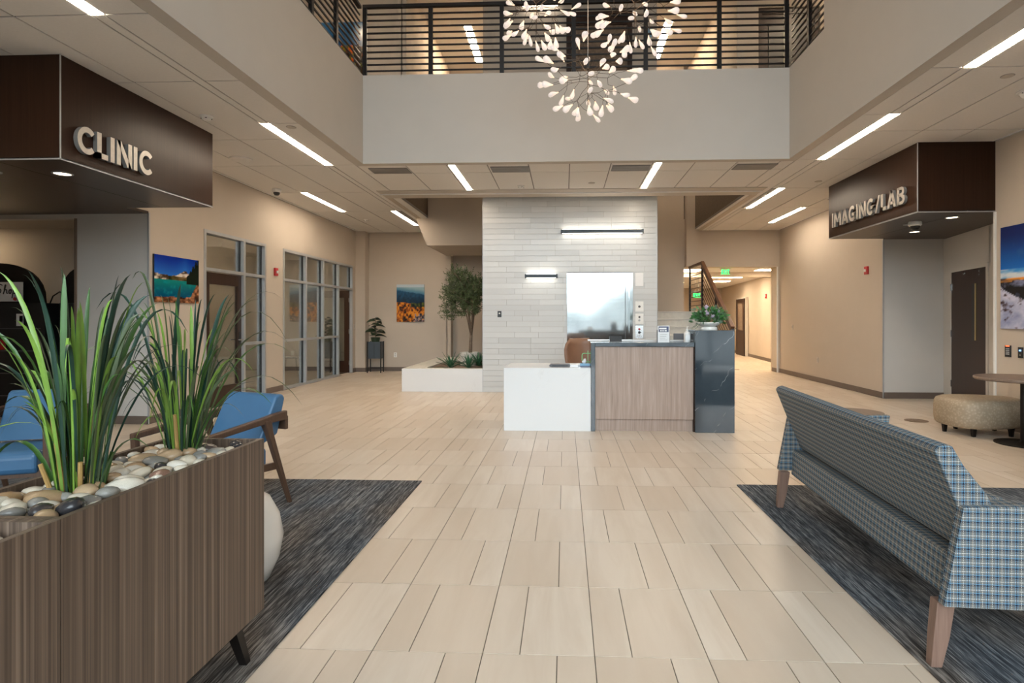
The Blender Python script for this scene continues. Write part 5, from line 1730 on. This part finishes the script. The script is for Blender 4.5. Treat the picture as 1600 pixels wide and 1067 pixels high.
def grass(loc, seed, label, explicit, count, H):
    rn = random.Random(seed)
    t = empty('tall_grass', loc, label, 'plant')
    MB().lathe([(.05, -.004), (.05, .012), (.001, .016)], n=12).build('root_ball', 'soil', t)
    for k in range(8):
        a = rn.uniform(0, 6.28); r = rn.uniform(.012, .05); h = rn.uniform(.12, .30)
        MB().tube([(r * math.cos(a), r * math.sin(a), -.02), (r * 2.0 * math.cos(a), r * 2.0 * math.sin(a), h)], [.0075, .0065], 7).build('stalk', rn.choice(('tan_stem', 'tan_stem', 'blade_mid')), t)
    for (dx, dy, dz, lift, w, m) in explicit:
        a = math.atan2(dy, dx); r = rn.uniform(.01, .055)
        blade(t, (r * math.cos(a), r * math.sin(a), 0), (dx, dy, dz), lift, w, m, rn)
    for k in range(count):
        a = rn.uniform(0, 6.28); r = rn.uniform(.006, .060); up = rn.random()
        if up < .60:
            reach = rn.uniform(.05, .26); h = H * rn.uniform(.45, 1.0); lift = rn.uniform(0, .06); w = rn.uniform(.0045, .0085)
        else:
            reach = rn.uniform(.20, .42); h = H * rn.uniform(.25, .66); lift = rn.uniform(.10, .26); w = rn.uniform(.004, .0065)
        blade(t, (r * math.cos(a), r * math.sin(a), 0), (reach * math.cos(a), reach * .8 * math.sin(a), h), lift, w, rn.choice(GR), rn)
    return t


D, Mm, Lm, O = 'blade_dark', 'blade_mid', 'blade_lime', 'blade_olive'
ex2 = [(.17, .02, .66, .02, .010, D), (-.01, 0, .70, .02, .009, D), (-.08, .03, .58, .02, .008, D), (.03, 0, .62, .02, .008, Lm), (.10, -.04, .64, .05, .009, D),
       (.37, .05, .64, .16, .0052, O), (.37, -.03, .60, .17, .0052, O), (.34, .08, .50, .10, .0055, O), (.43, -.02, .46, .30, .0052, O), (.45, .06, .37, .30, .0052, O),
       (.31, -.05, .36, .16, .006, Lm), (.46, .02, .23, .22, .0052, O), (.32, .05, .235, .13, .0058, D), (.29, -.08, .195, .12, .0055, D),
       (-.22, .02, .72, .17, .0055, O), (-.30, -.06, .60, .22, .0060, D), (-.22, .10, .47, .05, .008, Lm), (-.21, -.05, .36, .10, .005, O), (-.24, .06, .08, .16, .006, Lm), (-.26, .02, .28, .15, .0052, D)]
ex1 = [(-.08, .02, .73, .02, .0105, D), (-.03, -.02, .70, .01, .009, Mm), (.10, .03, .70, .03, .0115, D), (.11, .0, .62, .08, .008, Lm), (.00, 0, .62, 0, .0105, Lm), (-.03, .03, .60, .01, .009, Lm),
       (.16, .0, .70, .03, .012, D), (.19, .05, .64, .05, .012, D), (.20, .02, .56, .12, .008, O), (.145, -.03, .45, .06, .010, Lm), (.17, -.05, .40, .05, .011, Mm), (.25, -.04, .18, .08, .009, Mm),
       (.30, .06, .52, .22, .006, D), (.27, .0, .36, .20, .007, O), (-.22, .0, .60, .06, .010, O), (-.22, .05, .40, .06, .010, Lm), (-.26, .02, .30, .10, .010, Mm), (-.24, -.05, .12, .14, .009, Mm),
       (-.20, .08, .33, .14, .006, O), (.02, -.10, .30, .10, .011, Mm), (-.24, .0, .22, .16, .006, D)]
grass((plants[0][0], plants[0][1], .815), 5, 'tall artificial grass in the planter, nearer of the two', ex1, 62, .73)
grass((plants[1][0], plants[1][1], .815), 6, 'tall artificial grass in the planter, at its far end', ex2, 58, .69)
grass((-1.49, 1.16, .815), 8, 'tall artificial grass in the nearer planter, mostly outside the picture', [], 26, .62)

# ------------------------------------------------------------------ plaid sofa
th = R(-3.0)
t = empty('sofa', (1.555, 3.32, .010), 'long plaid sofa seen from behind on the carpet', 'sofa', th)
# local: y along the length, back towards -x
Y0, Y1 = -1.035, 1.035
bk = MB().prism([(-.062, .855), (-.045, .875), (-.015, .882), (.005, .872), (.045, .80), (.130, .690), (.145, .655), (.22, .44), (.108, .43), (.020, .645)], 'y', Y0 + .03, Y1 - .03)
bk.build('backrest', 'plaid', t, bevel=.008)
MB().prism([(.04, .235), (.055, .415), (.62, .405), (.66, .36), (.66, .235)], 'y', Y0 + .05, Y1 - .05).build('seat_base', 'plaid', t, bevel=.012)
for k in range(3):
    a = Y0 + .055 + k * (Y1 - Y0 - .11) / 3; b = a + (Y1 - Y0 - .11) / 3 - .008
    MB().prism([(.20, .41), (.20, .47), (.62, .485), (.68, .46), (.68, .41)], 'y', a, b).build('seat_cushion', 'plaid', t, bevel=.018)
for s, y in ((-1, Y0), (1, Y1)):
    a, b = (y, y + .05) if s < 0 else (y - .05, y)
    MB().prism([(.026, .648), (-.045, .262), (.67, .262), (.73, .675)], 'y', a, b).build('arm_panel', 'plaid', t, bevel=.006)
    for x0, x1 in ((-.012, -.045), (.64, .68)):
        ya = y - s * .07
        MB().loft([[(x0 + dx * .034, ya + dy * .026, .262) for dx, dy in ((-1, -1), (1, -1), (1, 1), (-1, 1))], [(x0 + (x1 - x0) * .5 + dx * .030, ya + dy * .025, .12) for dx, dy in ((-1, -1), (1, -1), (1, 1), (-1, 1))], [(x1 + dx * .021, ya + dy * .020, 0) for dx, dy in ((-1, -1), (1, -1), (1, 1), (-1, 1))]]).build('leg', 'legwood', t, bevel=.004)

# ------------------------------------------------------------------ ottomans and tables on the imaging side
def ottoman(loc, rz, label, rx=.47, ry=.36):
    t = empty('ottoman', loc, label, 'ottoman', rz)
    prof = [(.80, .10), (.93, .105), (.98, .13), (1.0, .20), (1.0, .33), (.985, .38), (.94, .415), (.85, .43), (.5, .437), (.01, .438)]
    rings = []
    for k, z in prof:
        ring = []
        for i in range(40):
            a = 2 * PI * i / 40; rr_ = 1 + .07 * math.cos(3 * a + .4)
            ring.append((rx * k * rr_ * math.copysign(abs(math.cos(a)) ** .85, math.cos(a)), ry * k * rr_ * math.copysign(abs(math.sin(a)) ** .85, math.sin(a)), z))
        rings.append(ring)
    MB().loft(rings).build('cushion', 'ottoman', t, smooth=True)
    for a in (.5, 1.75, 2.7, 4.0, 5.3):
        x, y = rx * .78 * math.cos(a), ry * .78 * math.sin(a)
        MB().loft([[(x + dx * .024, y + dy * .024, .105) for dx, dy in ((-1, -1), (1, -1), (1, 1), (-1, 1))], [(x + dx * .016, y + dy * .016, 0) for dx, dy in ((-1, -1), (1, -1), (1, 1), (-1, 1))]]).build('leg', 'black', t)


ottoman((4.99, 7.22, 0), .1, 'beige patterned ottoman in front of the dark wood door')
ottoman((5.06, 5.86, 0), .4, 'beige patterned ottoman cut by the right edge', .40, .36)
t = empty('pedestal_table', (5.05, 6.60, 0), 'round grey wood pedestal table at the right edge', 'table')
MB().lathe([(.001, .70), (.44, .70), (.455, .712), (.455, .728), (.45, .735), (.001, .735)], n=48).build('tabletop', 'tablewood', t)
MB().lathe([(.27, 0), (.27, .012), (.05, .025), (.035, .04), (.035, .70)], n=32).build('pedestal', 'black', t)
t = empty('side_table', (2.70, 5.52, 0), 'small round wood side table showing over the sofa back', 'table')
MB().lathe([(.001, .49), (.235, .49), (.24, .50), (.24, .515), (.001, .52)], n=40).build('tabletop', 'tablewood', t)
MB().lathe([(.16, 0), (.16, .012), (.02, .02), (.02, .49)], n=24).build('pedestal', 'black', t)
t = empty('floor_cover', (4.75, 8.05, 0), 'flat dark round cover set in the floor behind the ottoman', 'floor cover')
MB().lathe([(.14, 0), (.14, .006), (.12, .008), (.001, .008)], n=28).build('lid', 'bark', t)
t = empty('floor_cover', (4.55, 15.9, 0), 'small dark floor cover in the corridor', 'floor cover')
B(-.16, .16, -.06, .06, 0, .006).build('lid', 'bark', t)
t = empty('corner_table', (4.12, 4.72, .010), 'low walnut table with only one leg in the picture, at the right edge', 'table')
B(-.25, .55, -.35, .18, .42, .45).build('tabletop', 'chairwood', t, bevel=.004)
for x in (-.20, .5):
    for y in (-.3, .13):
        B(x - .02, x + .02, y - .02, y + .02, 0, .42).build('leg', 'chairwood', t)
